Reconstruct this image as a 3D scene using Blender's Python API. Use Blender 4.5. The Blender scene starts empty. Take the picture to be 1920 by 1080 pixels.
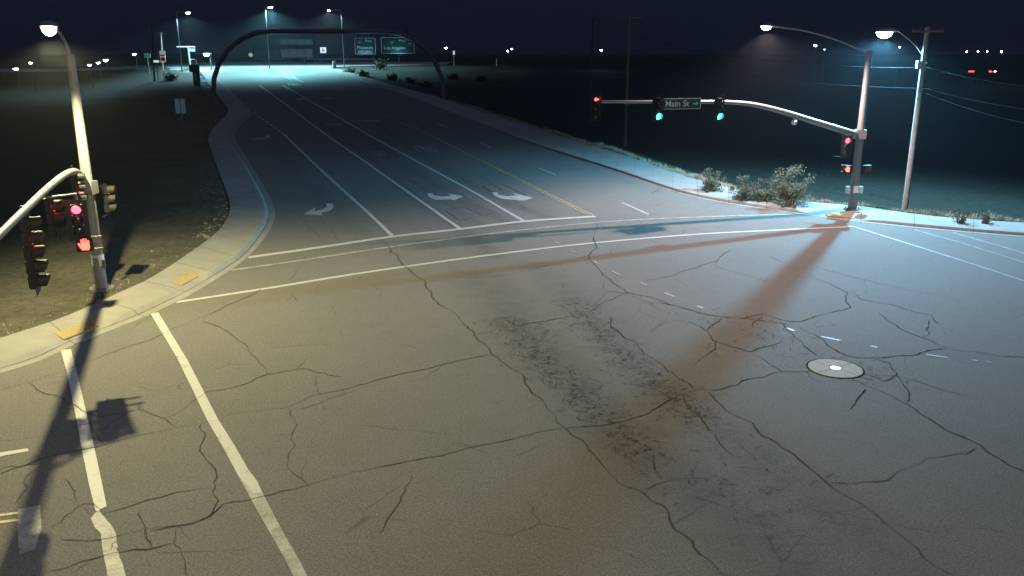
import bpy, bmesh, math, random
import numpy as np
from mathutils import Vector, Matrix
random.seed(7); rng = np.random.default_rng(7)
R_ = math.radians
# ------------------------------------------------------------------ camera, world, exposure
scene = bpy.context.scene
COL = scene.collection
CAMH = 9.3; FPX = 1578.0; PITCH = math.atan(440/1578.0)
CT, ST = math.cos(PITCH), math.sin(PITCH)
cd = bpy.data.cameras.new("camera"); cam = bpy.data.objects.new("camera", cd); COL.objects.link(cam)
cam.location = (0, 0, CAMH); cam.rotation_euler = (math.pi/2-PITCH, 0, 0)
cd.sensor_width = 36; cd.lens = FPX/1920*36; cd.clip_start = .2; cd.clip_end = 9000
scene.camera = cam
w = bpy.data.worlds.new("World"); scene.world = w; w.use_nodes = True
nt = w.node_tree; bg = nt.nodes['Background']
tc = nt.nodes.new('ShaderNodeTexCoord'); sx = nt.nodes.new('ShaderNodeSeparateXYZ'); cr = nt.nodes.new('ShaderNodeValToRGB')
nt.links.new(tc.outputs['Generated'], sx.inputs[0]); nt.links.new(sx.outputs['Z'], cr.inputs[0]); nt.links.new(cr.outputs[0], bg.inputs[0])
cr.color_ramp.elements[0].position = 0.0; cr.color_ramp.elements[0].color = (.0034, .0044, .0095, 1)
cr.color_ramp.elements[1].position = .14; cr.color_ramp.elements[1].color = (.0058, .0078, .0170, 1)
e_ = cr.color_ramp.elements.new(1.0); e_.color = (.048, .066, .125, 1)
bg.inputs[1].default_value = 1.25
vs = scene.view_settings; vs.view_transform = 'Standard'; vs.look = 'None'; vs.exposure = 0; vs.gamma = 1
scene.render.engine = 'CYCLES'
scene.cycles.use_denoising = True
scene.cycles.max_bounces = 5; scene.cycles.sample_clamp_indirect = 4
scene.cycles.use_light_tree = True
LIGHTS = []

# ------------------------------------------------------------------ terrain and pixel -> ground
def ss(x, a, b):
    t = np.clip((x-a)/(b-a), 0, 1); return t*t*(3-2*t)
def z0(x, y):
    x = np.asarray(x, float); y = np.asarray(y, float)
    r = np.where(y < 42, 0, np.where(y < 62, .000875*(y-42)**2, .35+.035*(y-62)))
    e = np.clip(y-205, 0, 30)
    r = np.where(y > 205, .35+.035*143+.035*(e-e*e/60), r)
    q = x/np.maximum(y, 40)
    f = 1-.75*ss(-q, .40, .52)
    f = f-.65*ss(q, .12, .42)
    return r*f
def ray(u, v):
    a = (u-960)/FPX; b = (540-v)/FPX
    return np.array([a, CT+ST*b, -ST+CT*b])
def at(u, v, t):
    d = ray(u, v); return Vector((d[0]*t, d[1]*t, CAMH+d[2]*t))
def G(u, v, lift=0):
    d = ray(u, v); lo, hi = 1.0, 900.0
    def g(t): return CAMH+d[2]*t-float(z0(d[0]*t, d[1]*t))
    t = 1.0
    while t < 900 and g(t) > 0: t *= 1.01
    if t >= 900: t = 900
    else:
        lo, hi = t/1.01, t
        for _ in range(30):
            m = (lo+hi)/2
            if g(m) > 0: lo = m
            else: hi = m
        t = hi
    return Vector((d[0]*t, d[1]*t, float(z0(d[0]*t, d[1]*t))+lift))
def plane_hit(u, v, base, dr):
    d = ray(u, v)
    # cross((t*d.xy - base), dr) = 0
    t = (base[0]*dr[1]-base[1]*dr[0])/(d[0]*dr[1]-d[1]*dr[0])
    return Vector((d[0]*t, d[1]*t, CAMH+d[2]*t))
def catmull(P, step=.5):
    P = [np.array(p[:2], float) for p in P]
    if len(P) == 2: Q = [P[0]+(P[1]-P[0])*k/8 for k in range(9)]
    else:
        E = [2*P[0]-P[1]]+P+[2*P[-1]-P[-2]]; Q = []
        for i in range(1, len(E)-2):
            a, b, c, d = E[i-1:i+3]
            for k in range(8):
                t = k/8
                Q.append(.5*((2*b)+(-a+c)*t+(2*a-5*b+4*c-d)*t*t+(-a+3*b-3*c+d)*t**3))
        Q.append(P[-1])
    return resample(Q, step)
def resample(Q, step):
    Q = np.array([np.array(q[:2]) for q in Q]); L = np.r_[0, np.cumsum(np.linalg.norm(np.diff(Q, axis=0), axis=1))]
    n = max(2, int(L[-1]/step)+1) if step < 1e6 else 2
    s = np.linspace(0, L[-1], n)
    return np.c_[np.interp(s, L, Q[:, 0]), np.interp(s, L, Q[:, 1])]

# ------------------------------------------------------------------ materials
def ndt(m, t, **k):
    n = m.node_tree.nodes.new(t)
    for a, b in k.items(): setattr(n, a, b)
    return n
MATS = {}
def mat(name, col, rough=.7, metal=0, var=.15, scale=8, bump=0, spec=.3, emis=None, estr=0):
    if name in MATS: return MATS[name]
    m = bpy.data.materials.new(name); m.use_nodes = True; nt = m.node_tree; b = nt.nodes['Principled BSDF']
    b.inputs['Roughness'].default_value = rough; b.inputs['Metallic'].default_value = metal
    b.inputs['Specular IOR Level'].default_value = spec
    c = (*col, 1)
    if var:
        co = ndt(m, 'ShaderNodeTexCoord'); no = ndt(m, 'ShaderNodeTexNoise'); no.inputs['Scale'].default_value = scale
        no.inputs['Detail'].default_value = 5
        rp = ndt(m, 'ShaderNodeMapRange'); rp.inputs[1].default_value = .3; rp.inputs[2].default_value = .7
        rp.inputs[3].default_value = 1-var; rp.inputs[4].default_value = 1+var
        mu = ndt(m, 'ShaderNodeVectorMath', operation='SCALE'); mu.inputs[0].default_value = col
        nt.links.new(co.outputs['Object'], no.inputs['Vector']); nt.links.new(no.outputs['Fac'], rp.inputs[0])
        nt.links.new(rp.outputs[0], mu.inputs['Scale']); nt.links.new(mu.outputs[0], b.inputs['Base Color'])
        if bump:
            bp = ndt(m, 'ShaderNodeBump'); bp.inputs['Strength'].default_value = bump; bp.inputs['Distance'].default_value = .02
            nt.links.new(no.outputs['Fac'], bp.inputs['Height']); nt.links.new(bp.outputs[0], b.inputs['Normal'])
    else: b.inputs['Base Color'].default_value = c
    if emis:
        b.inputs['Emission Color'].default_value = (*emis, 1); b.inputs['Emission Strength'].default_value = estr
    MATS[name] = m; return m

def mixc(m, fac, a, b):
    n = ndt(m, 'ShaderNodeMix', data_type='RGBA'); nt = m.node_tree
    if hasattr(fac, 'links') or not isinstance(fac, (int, float)): nt.links.new(fac, n.inputs[0])
    else: n.inputs[0].default_value = fac
    for s, i in ((a, 6), (b, 7)):
        if isinstance(s, tuple): n.inputs[i].default_value = (*s, 1)
        else: nt.links.new(s, n.inputs[i])
    return n.outputs[2]
def rng_node(m, src, a, b, c, d):
    n = ndt(m, 'ShaderNodeMapRange'); m.node_tree.links.new(src, n.inputs[0])
    for i, v in enumerate((a, b, c, d)): n.inputs[i+1].default_value = v
    return n.outputs[0]
def mth(m, op, a, b=None):
    n = ndt(m, 'ShaderNodeMath', operation=op)
    for i, s in enumerate((a, b)):
        if s is None: continue
        if isinstance(s, (int, float)): n.inputs[i].default_value = s
        else: m.node_tree.links.new(s, n.inputs[i])
    return n.outputs[0]
def noise(m, scale, detail=4, vec=None, rough=.6, out='Fac'):
    n = ndt(m, 'ShaderNodeTexNoise'); n.inputs['Scale'].default_value = scale; n.inputs['Detail'].default_value = detail
    n.inputs['Roughness'].default_value = rough
    if vec is not None: m.node_tree.links.new(vec, n.inputs['Vector'])
    return n.outputs[out]

def asphalt_material():
    m = bpy.data.materials.new("asphalt"); m.use_nodes = True; nt = m.node_tree; b = nt.nodes['Principled BSDF']
    co = ndt(m, 'ShaderNodeTexCoord').outputs['Object']
    big = noise(m, .22, 4, co); mid = noise(m, 1.6, 5, co); fine = noise(m, 38, 3, co, .8); grit = noise(m, 95, 1, co, .5)
    g10 = noise(m, 11, 3, co, .85); g24 = noise(m, 24, 2, co, .8)
    col = mixc(m, rng_node(m, big, .3, .7, 0, 1), (.172, .162, .142), (.200, .187, .162))
    col = mixc(m, rng_node(m, mid, .45, .7, 0, .25), col, (.115, .108, .098))
    col = mixc(m, rng_node(m, g10, .46, .66, 0, .55), col, (.095, .089, .081))
    col = mixc(m, rng_node(m, g24, .50, .62, 0, .60), col, (.075, .071, .066))
    col = mixc(m, rng_node(m, fine, .42, .72, 0, .6), col, (.085, .080, .074))
    col = mixc(m, rng_node(m, g24, .44, .34, 0, .55), col, (.30, .285, .25))
    col = mixc(m, rng_node(m, noise(m, 14, 1, co, .5), .80, .84, 0, .9), col, (.55, .53, .48))
    col = mixc(m, rng_node(m, grit, .66, .78, 0, .85), col, (.42, .40, .36))
    at_ = ndt(m, 'ShaderNodeAttribute', attribute_name='wear_or_shade'); sp = ndt(m, 'ShaderNodeSeparateColor')
    nt.links.new(at_.outputs['Color'], sp.inputs[0])
    # stretched streaks along the lanes
    col = mixc(m, mth(m, 'MULTIPLY', sp.outputs[1], rng_node(m, mid, .25, .75, .55, 1.0)), col, (.062, .060, .058))
    # alligator cracking
    wv = noise(m, 3.0, 2, co, .5, 'Color')
    vm = ndt(m, 'ShaderNodeVectorMath', operation='MULTIPLY_ADD'); nt.links.new(wv, vm.inputs[0]); vm.inputs[1].default_value = (.20, .20, 0); nt.links.new(co, vm.inputs[2])
    mp = ndt(m, 'ShaderNodeMapping'); nt.links.new(vm.outputs[0], mp.inputs[0]); mp.inputs['Rotation'].default_value = (0, 0, R_(-28)); mp.inputs['Scale'].default_value = (3.4, 6.2, 1)
    vo = ndt(m, 'ShaderNodeTexVoronoi', feature='DISTANCE_TO_EDGE'); nt.links.new(mp.outputs[0], vo.inputs['Vector']); vo.inputs['Scale'].default_value = 1.0
    gate = rng_node(m, noise(m, 1.6, 3, co), .30, .58, 0, 1)
    c1 = mth(m, 'MULTIPLY', rng_node(m, vo.outputs['Distance'], .03, .11, 1, 0), mth(m, 'MULTIPLY', sp.outputs[0], gate))
    col = mixc(m, c1, col, (.022, .021, .02))
    # fine hairline cracks everywhere, broken up
    mp2 = ndt(m, 'ShaderNodeMapping'); nt.links.new(vm.outputs[0], mp2.inputs[0]); mp2.inputs['Scale'].default_value = (.33, .27, 1); mp2.inputs['Rotation'].default_value = (0, 0, .5)
    v2 = ndt(m, 'ShaderNodeTexVoronoi', feature='DISTANCE_TO_EDGE'); nt.links.new(mp2.outputs[0], v2.inputs['Vector']); v2.inputs['Scale'].default_value = 1.0
    g2 = rng_node(m, noise(m, .5, 2, co), .50, .60, 0, .55)
    c2 = mth(m, 'MULTIPLY', rng_node(m, v2.outputs['Distance'], .002, .007, 1, 0), g2)
    col = mixc(m, c2, col, (.05, .047, .045))
    nt.links.new(col, b.inputs['Base Color'])
    b.inputs['Roughness'].default_value = .86; b.inputs['Specular IOR Level'].default_value = .25
    bp = ndt(m, 'ShaderNodeBump'); bp.inputs['Strength'].default_value = .35; bp.inputs['Distance'].default_value = .01
    nt.links.new(fine, bp.inputs['Height']); nt.links.new(bp.outputs[0], b.inputs['Normal'])
    return m
def paint_material(name, col, wearlo=.55, wearhi=.68, under=(.14, .13, .115)):
    m = bpy.data.materials.new(name); m.use_nodes = True; nt = m.node_tree; b = nt.nodes['Principled BSDF']
    co = ndt(m, 'ShaderNodeTexCoord').outputs['Object']
    n1 = noise(m, 2.2, 6, co, .7); n2 = noise(m, 22, 3, co, .7)
    c = mixc(m, rng_node(m, n2, .35, .75, 0, .35), col, tuple(x*.6 for x in col))
    c = mixc(m, rng_node(m, mth(m, 'ADD', mth(m, 'MULTIPLY', n1, .75), mth(m, 'MULTIPLY', n2, .25)), wearlo, wearhi, 0, .85), c, under)
    nt.links.new(c, b.inputs['Base Color']); b.inputs['Roughness'].default_value = .6
    return m
def concrete_material():
    m = bpy.data.materials.new("concrete"); m.use_nodes = True; nt = m.node_tree; b = nt.nodes['Principled BSDF']
    co = ndt(m, 'ShaderNodeTexCoord').outputs['Object']
    n1 = noise(m, .7, 5, co); n2 = noise(m, 30, 3, co, .7)
    c = mixc(m, rng_node(m, n1, .3, .7, 0, 1), (.245, .232, .205), (.315, .30, .265))
    c = mixc(m, rng_node(m, n2, .4, .75, 0, .5), c, (.17, .16, .14))
    uv = ndt(m, 'ShaderNodeAttribute', attribute_name='along').outputs['Fac']
    fr = mth(m, 'FRACT', mth(m, 'DIVIDE', uv, 3.0)); j = mth(m, 'ABSOLUTE', mth(m, 'SUBTRACT', fr, .5))
    c = mixc(m, rng_node(m, j, .485, .495, 0, .7), c, (.12, .11, .10))
    nt.links.new(c, b.inputs['Base Color']); b.inputs['Roughness'].default_value = .85; b.inputs['Specular IOR Level'].default_value = .25
    bp = ndt(m, 'ShaderNodeBump'); bp.inputs['Strength'].default_value = .2; bp.inputs['Distance'].default_value = .01
    nt.links.new(n2, bp.inputs['Height']); nt.links.new(bp.outputs[0], b.inputs['Normal'])
    return m
def dirt_material():
    m = bpy.data.materials.new("dirt"); m.use_nodes = True; nt = m.node_tree; b = nt.nodes['Principled BSDF']
    co = ndt(m, 'ShaderNodeTexCoord').outputs['Object']
    n1 = noise(m, .35, 5, co); n2 = noise(m, 3.5, 6, co, .7); n3 = noise(m, 26, 4, co, .8)
    c = mixc(m, rng_node(m, n1, .3, .7, 0, 1), (.068, .062, .047), (.122, .110, .083))
    c = mixc(m, rng_node(m, n2, .45, .65, 0, .8), c, (.052, .047, .032))
    c = mixc(m, rng_node(m, n3, .6, .75, 0, .7), c, (.24, .21, .16))
    ba = ndt(m, 'ShaderNodeAttribute', attribute_name='wear_or_shade').outputs['Fac']
    c = mixc(m, ba, mixc(m, rng_node(m, n2, .4, .65, 0, 1), (.040, .040, .030), (.018, .021, .016)), c)  # bare dirt near the sidewalk; unlit field darkness put into the colour beyond
    nt.links.new(c, b.inputs['Base Color']); b.inputs['Roughness'].default_value = .95; b.inputs['Specular IOR Level'].default_value = .1
    bp = ndt(m, 'ShaderNodeBump'); bp.inputs['Strength'].default_value = .9; bp.inputs['Distance'].default_value = .06
    nt.links.new(mth(m, 'ADD', n2, mth(m, 'MULTIPLY', n3, .4)), bp.inputs['Height']); nt.links.new(bp.outputs[0], b.inputs['Normal'])
    return m
M_asph = asphalt_material(); M_conc = concrete_material(); M_dirt = dirt_material()
M_white = paint_material('white_paint', (.50, .485, .44)); M_yel = paint_material('yellow_paint', (.60, .47, .16), .5, .66)
M_old = paint_material('old_paint', (.40, .385, .345), .42, .62); M_worn = paint_material('ghost_paint', (.36, .345, .31), .38, .62)
M_crack = mat('crack_filler', (.046, .043, .039), 1.0, var=.3, scale=5, spec=0)
M_tar = mat('patch_asphalt', (.10, .097, .09), .85, var=.2, scale=12, bump=.3)
M_galv = mat('galvanised_steel', (.22, .22, .21), .5, .15, var=.12, scale=6, spec=.5)
M_dark = mat('black_housing', (.011, .011, .012), .55, var=.1)
M_vis = mat('visor_black', (.05, .05, .048), .5, var=.1)
M_off = mat('unlit_lens', (.03, .03, .03), .25, var=0, spec=.6)
M_wood = mat('pole_wood', (.16, .125, .09), .85, var=.25, scale=4, bump=.3)
M_wire = mat('wire', (.02, .02, .02), 1, var=0, spec=0)
M_tact = mat('tactile_yellow', (.33, .25, .12), .8, var=.15, scale=12)
M_green = mat('sign_green', (.012, .10, .085), .45, var=.08)
M_refl = mat('sign_white', (.75, .75, .72), .5, var=.05)
M_signb = mat('sign_blue', (.02, .06, .22), .5, var=.05)
M_signr = mat('sign_red', (.4, .03, .03), .5, var=.05)
M_alum = mat('sign_back', (.36, .38, .40), .5, .3, var=.1)
M_leaf = mat('scrub_leaf', (.06, .08, .045), .8, var=.4, scale=3)
M_leaf2 = mat('dry_scrub_leaf', (.10, .11, .06), .8, var=.35, scale=3)
M_twig = mat('twig', (.12, .09, .06), .9, var=.2)
M_grass = mat('dry_grass', (.33, .30, .20), .9, var=.35, scale=2)
def lit(name, c, s): return mat(name, (.02, .02, .02), .5, var=0, emis=c, estr=s)
E_red = lit('red_lens', (1, .035, .055), 12); E_green = lit('green_lens', (.02, 1, .84), 24); E_hand = lit('hand_lens', (1, .045, .03), 10)
E_reddim = lit('red_lens_side', (1, .03, .07), 22)

# ------------------------------------------------------------------ object helpers
def link(name, me, m, parent=None, kind=None):
    o = bpy.data.objects.new(name, me); COL.objects.link(o)
    ms = m if isinstance(m, (list, tuple)) else [m]
    for x in ms: me.materials.append(x)
    if parent is not None: o.parent = parent
    if kind: o['kind'] = kind
    return o
def obj(name, bm, m, parent=None, kind=None, smooth=False):
    me = bpy.data.meshes.new(name); bm.to_mesh(me); bm.free()
    if smooth:
        for p in me.polygons: p.use_smooth = True
        try: me.set_sharp_from_angle(angle=R_(40))
        except Exception: pass
    return link(name, me, m, parent, kind)
def pyobj(name, V, F, m, parent=None, kind=None, smooth=False):
    me = bpy.data.meshes.new(name); me.from_pydata([tuple(v) for v in V], [], F); me.update()
    if smooth: me.polygons.foreach_set('use_smooth', [True]*len(me.polygons))
    return link(name, me, m, parent, kind)
def thing(name, label, cat, loc=(0, 0, 0), rz=0, group=None):
    o = bpy.data.objects.new(name, None); COL.objects.link(o); o.location = loc; o.rotation_euler = (0, 0, rz)
    o.empty_display_size = .3
    tag(o, label, cat, group); return o
def tag(o, label, cat, group=None, kind=None):
    o['label'] = label; o['category'] = cat
    if group: o['group'] = group
    if kind: o['kind'] = kind
    return o
def add_box(bm, c, s, rz=0, bev=0, M=None):
    r = bmesh.ops.create_cube(bm, size=1); vs_ = r['verts']
    T = Matrix.Translation(c) @ Matrix.Rotation(rz, 4, 'Z') @ Matrix.Diagonal((*s, 1))
    if M is not None: T = M @ T
    bmesh.ops.transform(bm, matrix=T, verts=vs_)
    if bev:
        es = list({e for v in vs_ for e in v.link_edges}); bmesh.ops.bevel(bm, geom=es, offset=bev, segments=2, affect='EDGES')
def add_tube(bm, pts, rad, n=12, cap=True):
    pts = [Vector(p) for p in pts]
    if not isinstance(rad, (list, tuple)): rad = [rad]*len(pts)
    rings = []; up = None
    for i, p in enumerate(pts):
        a = pts[max(0, i-1)]; b = pts[min(len(pts)-1, i+1)]; t = (b-a).normalized()
        if up is None:
            up = Vector((0, 0, 1)) if abs(t.z) < .9 else Vector((1, 0, 0))
        s = t.cross(up).normalized(); up = s.cross(t).normalized()
        rings.append([bm.verts.new(p+(s*math.cos(2*math.pi*k/n)+up*math.sin(2*math.pi*k/n))*rad[i]) for k in range(n)])
    for A, B in zip(rings, rings[1:]):
        for k in range(n): bm.faces.new((A[k], A[(k+1) % n], B[(k+1) % n], B[k]))
    if cap: bm.faces.new(rings[0][::-1]); bm.faces.new(rings[-1])
    bmesh.ops.recalc_face_normals(bm, faces=bm.faces)
def tube(name, pts, rad, m, parent=None, n=12):
    bm = bmesh.new(); add_tube(bm, pts, rad, n); return obj(name, bm, m, parent, smooth=True)
def box(name, c, s, m, parent=None, rz=0, bev=0, M=None):
    bm = bmesh.new(); add_box(bm, c, s, rz, bev, M); return obj(name, bm, m, parent)
def smoothpts(P, k=6):
    P = [Vector(p) for p in P]; E = [2*P[0]-P[1]]+P+[2*P[-1]-P[-2]]; Q = []
    for i in range(1, len(E)-2):
        a, b, c, d = E[i-1:i+3]
        for j in range(k):
            t = j/k; Q.append(.5*((2*b)+(-a+c)*t+(2*a-5*b+4*c-d)*t*t+(-a+3*b-3*c+d)*t**3))
    Q.append(P[-1]); return Q
def text_mesh(s, size=1.0, ext=.0, align='CENTER'):
    c = bpy.data.curves.new('txt', 'FONT'); c.body = s; c.size = size; c.align_x = align; c.align_y = 'CENTER'; c.extrude = ext
    c.offset = .012*size
    o = bpy.data.objects.new('txt', c); COL.objects.link(o)
    dg = bpy.context.evaluated_depsgraph_get(); me = bpy.data.meshes.new_from_object(o.evaluated_get(dg))
    bpy.data.objects.remove(o); bpy.data.curves.remove(c); me.materials.clear(); return me
def sign_text(s, cx, cz, h, m, parent, wfit=None, y=-.03):
    me = text_mesh(s, h*1.35, .004)
    xs = [v.co.x for v in me.vertices]; wd = max(xs)-min(xs); k = (wfit/wd) if wfit else 1; mx = (max(xs)+min(xs))/2
    for v in me.vertices: v.co = Vector(((v.co.x-mx)*k+cx, y+v.co.z*.3, v.co.y+cz))
    return link('lettering', me, m, parent)

# ------------------------------------------------------------------ traced outlines
LG = [(-250, 775), (-120, 738), (0, 701), (75, 677), (140, 646), (215, 617), (280, 591), (330, 567), (375, 543), (432, 507), (465, 482), (492, 452), (509, 425), (516, 403), (512, 383), (500, 358), (482, 328), (461, 293), (444, 266), (441, 250), (452, 233), (472, 211), (450, 187), (427, 164), (406, 143), (390, 131), (372, 124)]
LI = [(-250, 708), (-150, 683), (-30, 652), (40, 630), (95, 612), (150, 590), (200, 567), (235, 551), (285, 527), (348, 486), (385, 459), (412, 436), (427, 413), (432, 395), (430, 378), (422, 355), (411, 325), (399, 292), (391, 268), (394, 252), (404, 238), (428, 211), (414, 187), (395, 165), (383, 145), (372, 134), (360, 127)]
RG = [(594, 127), (648, 141), (711, 163), (773, 186), (800, 196), (873, 224), (977, 264), (1060, 292), (1157, 323), (1273, 362), (1360, 381), (1440, 393), (1552, 409), (1615, 417), (1740, 430), (1920, 445), (2150, 461)]
RI = [(600, 125), (655, 137), (722, 157), (790, 176), (820, 184), (894, 209), (990, 239), (1070, 264), (1165, 292), (1273, 330), (1360, 354), (1440, 371), (1515, 383), (1615, 392), (1740, 409), (1920, 423), (2150, 438)]
def world_pair(A, B, step):
    A = [np.array(G(*p))[:2] for p in A]; B = [np.array(G(*p))[:2] for p in B]
    P = catmull(A, .25); # parametrise by control index to keep pairs matched
    def cm(C):
        E = [2*C[0]-C[1]]+C+[2*C[-1]-C[-2]]; Q = []
        for i in range(1, len(E)-2):
            a, b, c, d = E[i-1:i+3]
            n = max(2, int(np.linalg.norm(A[i]-A[i-1])/step))
            for k in range(n):
                t = k/n; Q.append(.5*((2*b)+(-a+c)*t+(2*a-5*b+4*c-d)*t*t+(-a+3*b-3*c+d)*t**3))
        Q.append(C[-1]); return np.array(Q)
    return cm(A), cm(B)
LGw, LIw = world_pair(LG, LI, .6); RGw, RIw = world_pair(RG, RI, .6)
def seg_dist(PX, PY, line):
    best = np.full(PX.shape, 1e9)
    for a, b in zip(line[:-1], line[1:]):
        d = b-a; L = d@d+1e-12
        t = np.clip(((PX-a[0])*d[0]+(PY-a[1])*d[1])/L, 0, 1)
        q = (PX-a[0]-t*d[0])**2+(PY-a[1]-t*d[1])**2
        best = np.minimum(best, q)
    return np.sqrt(best)
def inside(PX, PY, poly):
    r = np.zeros(PX.shape, bool); n = len(poly)
    for i in range(n):
        x1, y1 = poly[i]; x2, y2 = poly[(i+1) % n]
        if y1 == y2: continue
        c = ((y1 > PY) != (y2 > PY)) & (PX < (x2-x1)*(PY-y1)/(y2-y1)+x1); r ^= c
    return r
def thin(a, k=3): return np.vstack([a[::k], a[-1:]])
ldir = LIw[0]-LIw[3]; ldir /= np.linalg.norm(ldir); rdir = RIw[-1]-RIw[-4]; rdir /= np.linalg.norm(rdir)
def closed(L, R): return np.vstack([[-400., -200.], [L[0]+ldir*400], thin(L), thin(R), [R[-1]+rdir*400], [500., -200.]])
HARD = closed(LIw, RIw); ROADP = closed(LGw, RGw)
HL = np.vstack([[LIw[0]+ldir*400], thin(LIw)]); HR = np.vstack([thin(RIw), [RIw[-1]+rdir*400]])
GL = np.vstack([[LGw[0]+ldir*400], thin(LGw), thin(RGw), [RGw[-1]+rdir*400]])
def axis(lo, hi, fine, far_lo, far_hi, gr=1.12):
    a = list(np.arange(lo, hi+1e-6, fine)); s = fine; x = lo
    L = []
    while x > far_lo: s *= gr; x -= s; L.append(x)
    s = fine; x = a[-1]; Rr = []
    while x < far_hi: s *= gr; x += s; Rr.append(x)
    return np.array(L[::-1]+a+Rr)
def grid_mesh(name, xs, ys, Z, keep=None, m=None, attr=None, kind='structure', smooth=True):
    nx, ny = len(xs), len(ys); X, Y = np.meshgrid(xs, ys)
    V = np.c_[X.ravel(), Y.ravel(), Z.ravel()]
    i, j = np.meshgrid(np.arange(nx-1), np.arange(ny-1)); a = (j*nx+i).ravel()
    F = np.c_[a, a+1, a+nx+1, a+nx]
    if keep is not None: F = F[keep.ravel()]
    used = np.unique(F); mp = np.full(len(V), -1); mp[used] = np.arange(len(used)); V = V[used]; F = mp[F]
    me = bpy.data.meshes.new(name); me.from_pydata(V.tolist(), [], F.tolist()); me.update()
    if smooth: me.polygons.foreach_set('use_smooth', [True]*len(me.polygons))
    if attr is not None:
        ca = me.color_attributes.new('wear_or_shade', 'FLOAT_COLOR', 'POINT')
        ca.data.foreach_set('color', attr.reshape(-1, 4)[used].ravel())
    return link(name, me, m, None, kind)

# ------------------------------------------------------------------ ground
xs = axis(-48, 50, .55, -2600, 2600); ys = axis(8, 84, .55, -120, 4200, 1.06)
X, Y = np.meshgrid(xs, ys)
ins = inside(X, Y, HARD); dL = seg_dist(X, Y, HL); dR = seg_dist(X, Y, HR); dd = np.minimum(dL, dR)
sd = np.where(ins, -dd, dd)
lump = (np.sin(X*1.7+np.sin(Y*1.3)*1.2)*np.sin(Y*1.9+np.sin(X*.9))*.035+np.sin(X*.43+1)*np.sin(Y*.37+2)*.07)
rightside = dR < dL
Zg = z0(X, Y)+.135+lump*ss(sd, .2, 3)
Zg = Zg-np.where(rightside, (1.25*ss(sd, .9, 5.5))*(1-.55*ss(Y, 95, 170)), .25*ss(sd, 3, 14))
Zg = np.where((sd < -.45), z0(X, Y)-.25, Zg)
Zg = np.where((Y > 196) & (X/np.maximum(Y, 1) > -.5), z0(X, Y)-.12, Zg)
Zg = Zg+np.where(Y > 260, .02*np.abs(lump)*0, 0)
bare = np.zeros(X.shape+(4,)); bn = .5+.5*np.sin(X*.9+np.sin(Y*.7))*np.sin(Y*.8+np.sin(X*.5))
bv = np.where(rightside, 1-ss(sd, .3, 2.0), 1-ss(sd+bn*2, 3.0, 11)); bare[..., 0] = bare[..., 1] = bare[..., 2] = bv; bare[..., 3] = 1  # bare strip sized to the lit zone, field darkness painted past it
ground = grid_mesh('ground', xs, ys, Zg, None, M_dirt, bare)
def ground_z(x, y):
    i = np.clip(np.searchsorted(xs, x)-1, 0, len(xs)-2); j = np.clip(np.searchsorted(ys, y)-1, 0, len(ys)-2)
    tx = (x-xs[i])/(xs[i+1]-xs[i]); ty = (y-ys[j])/(ys[j+1]-ys[j])
    return float(Zg[j, i]*(1-tx)*(1-ty)+Zg[j, i+1]*tx*(1-ty)+Zg[j+1, i]*(1-tx)*ty+Zg[j+1, i+1]*tx*ty)

# ------------------------------------------------------------------ road
def pxl(P): return np.array([np.array(G(*p))[:2] for p in P])
xr = axis(-22, 34, .33, -120, 120, 1.10); yr = axis(10, 62, .33, -40, 232, 1.05)
XR, YR = np.meshgrid(xr, yr)
d_in = inside(XR, YR, ROADP); dg_ = seg_dist(XR, YR, GL); sr = np.where(d_in, -dg_, dg_)
cellmin = np.minimum(np.minimum(sr[:-1, :-1], sr[1:, 1:]), np.minimum(sr[:-1, 1:], sr[1:, :-1])) < .12
wear_or_shade = np.zeros(XR.shape+(4,))
band1 = pxl([(945, 600), (1010, 670), (1080, 740), (1150, 800), (1190, 850)]); band2 = pxl([(1065, 560), (1120, 620), (1190, 690), (1250, 745), (1310, 790)])
band3 = pxl([(1270, 590), (1380, 620), (1500, 650), (1620, 690), (1700, 720)]); band4 = pxl([(1200, 850), (1330, 930), (1480, 1020)]); band5 = pxl([(1330, 800), (1400, 860), (1560, 980)])
al = np.zeros(XR.shape)
for b_, w_, s_ in ((band1, .95, .75), (band2, .95, .7), (band3, .8, .3), (band4, 1.0, .5), (band5, 1.0, .4)):
    al = np.maximum(al, s_*np.exp(-(seg_dist(XR, YR, b_)/w_)**2))
wear_or_shade[..., 0] = al*.5
tr = np.zeros(XR.shape)
TR = [([(905, 520), (1010, 640), (1150, 800), (1330, 940), (1560, 1130)], 1.3, .55), ([(1010, 500), (1110, 600), (1260, 745), (1480, 900), (1700, 1060)], 1.1, .42),
      ([(560, 200), (700, 300), (790, 380), (850, 420), (930, 480)], .5, .5), ([(640, 230), (760, 310), (880, 385), (960, 420)], .5, .5), ([(600, 200), (715, 290), (850, 390), (905, 425)], .5, .4),
      ([(700, 230), (820, 310), (950, 380), (1040, 412)], .5, .5), ([(470, 225), (560, 330), (620, 390), (680, 440)], .6, .25), ([(430, 130), (560, 200), (650, 260)], 1.2, .3)]
for P, w_, s_ in TR: tr = np.maximum(tr, s_*np.exp(-(seg_dist(XR, YR, pxl(P))/w_)**2))
wear_or_shade[..., 1] = tr; wear_or_shade[..., 3] = 1
road = grid_mesh('road', xr, yr, z0(XR, YR), cellmin, M_asph, wear_or_shade)

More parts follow.
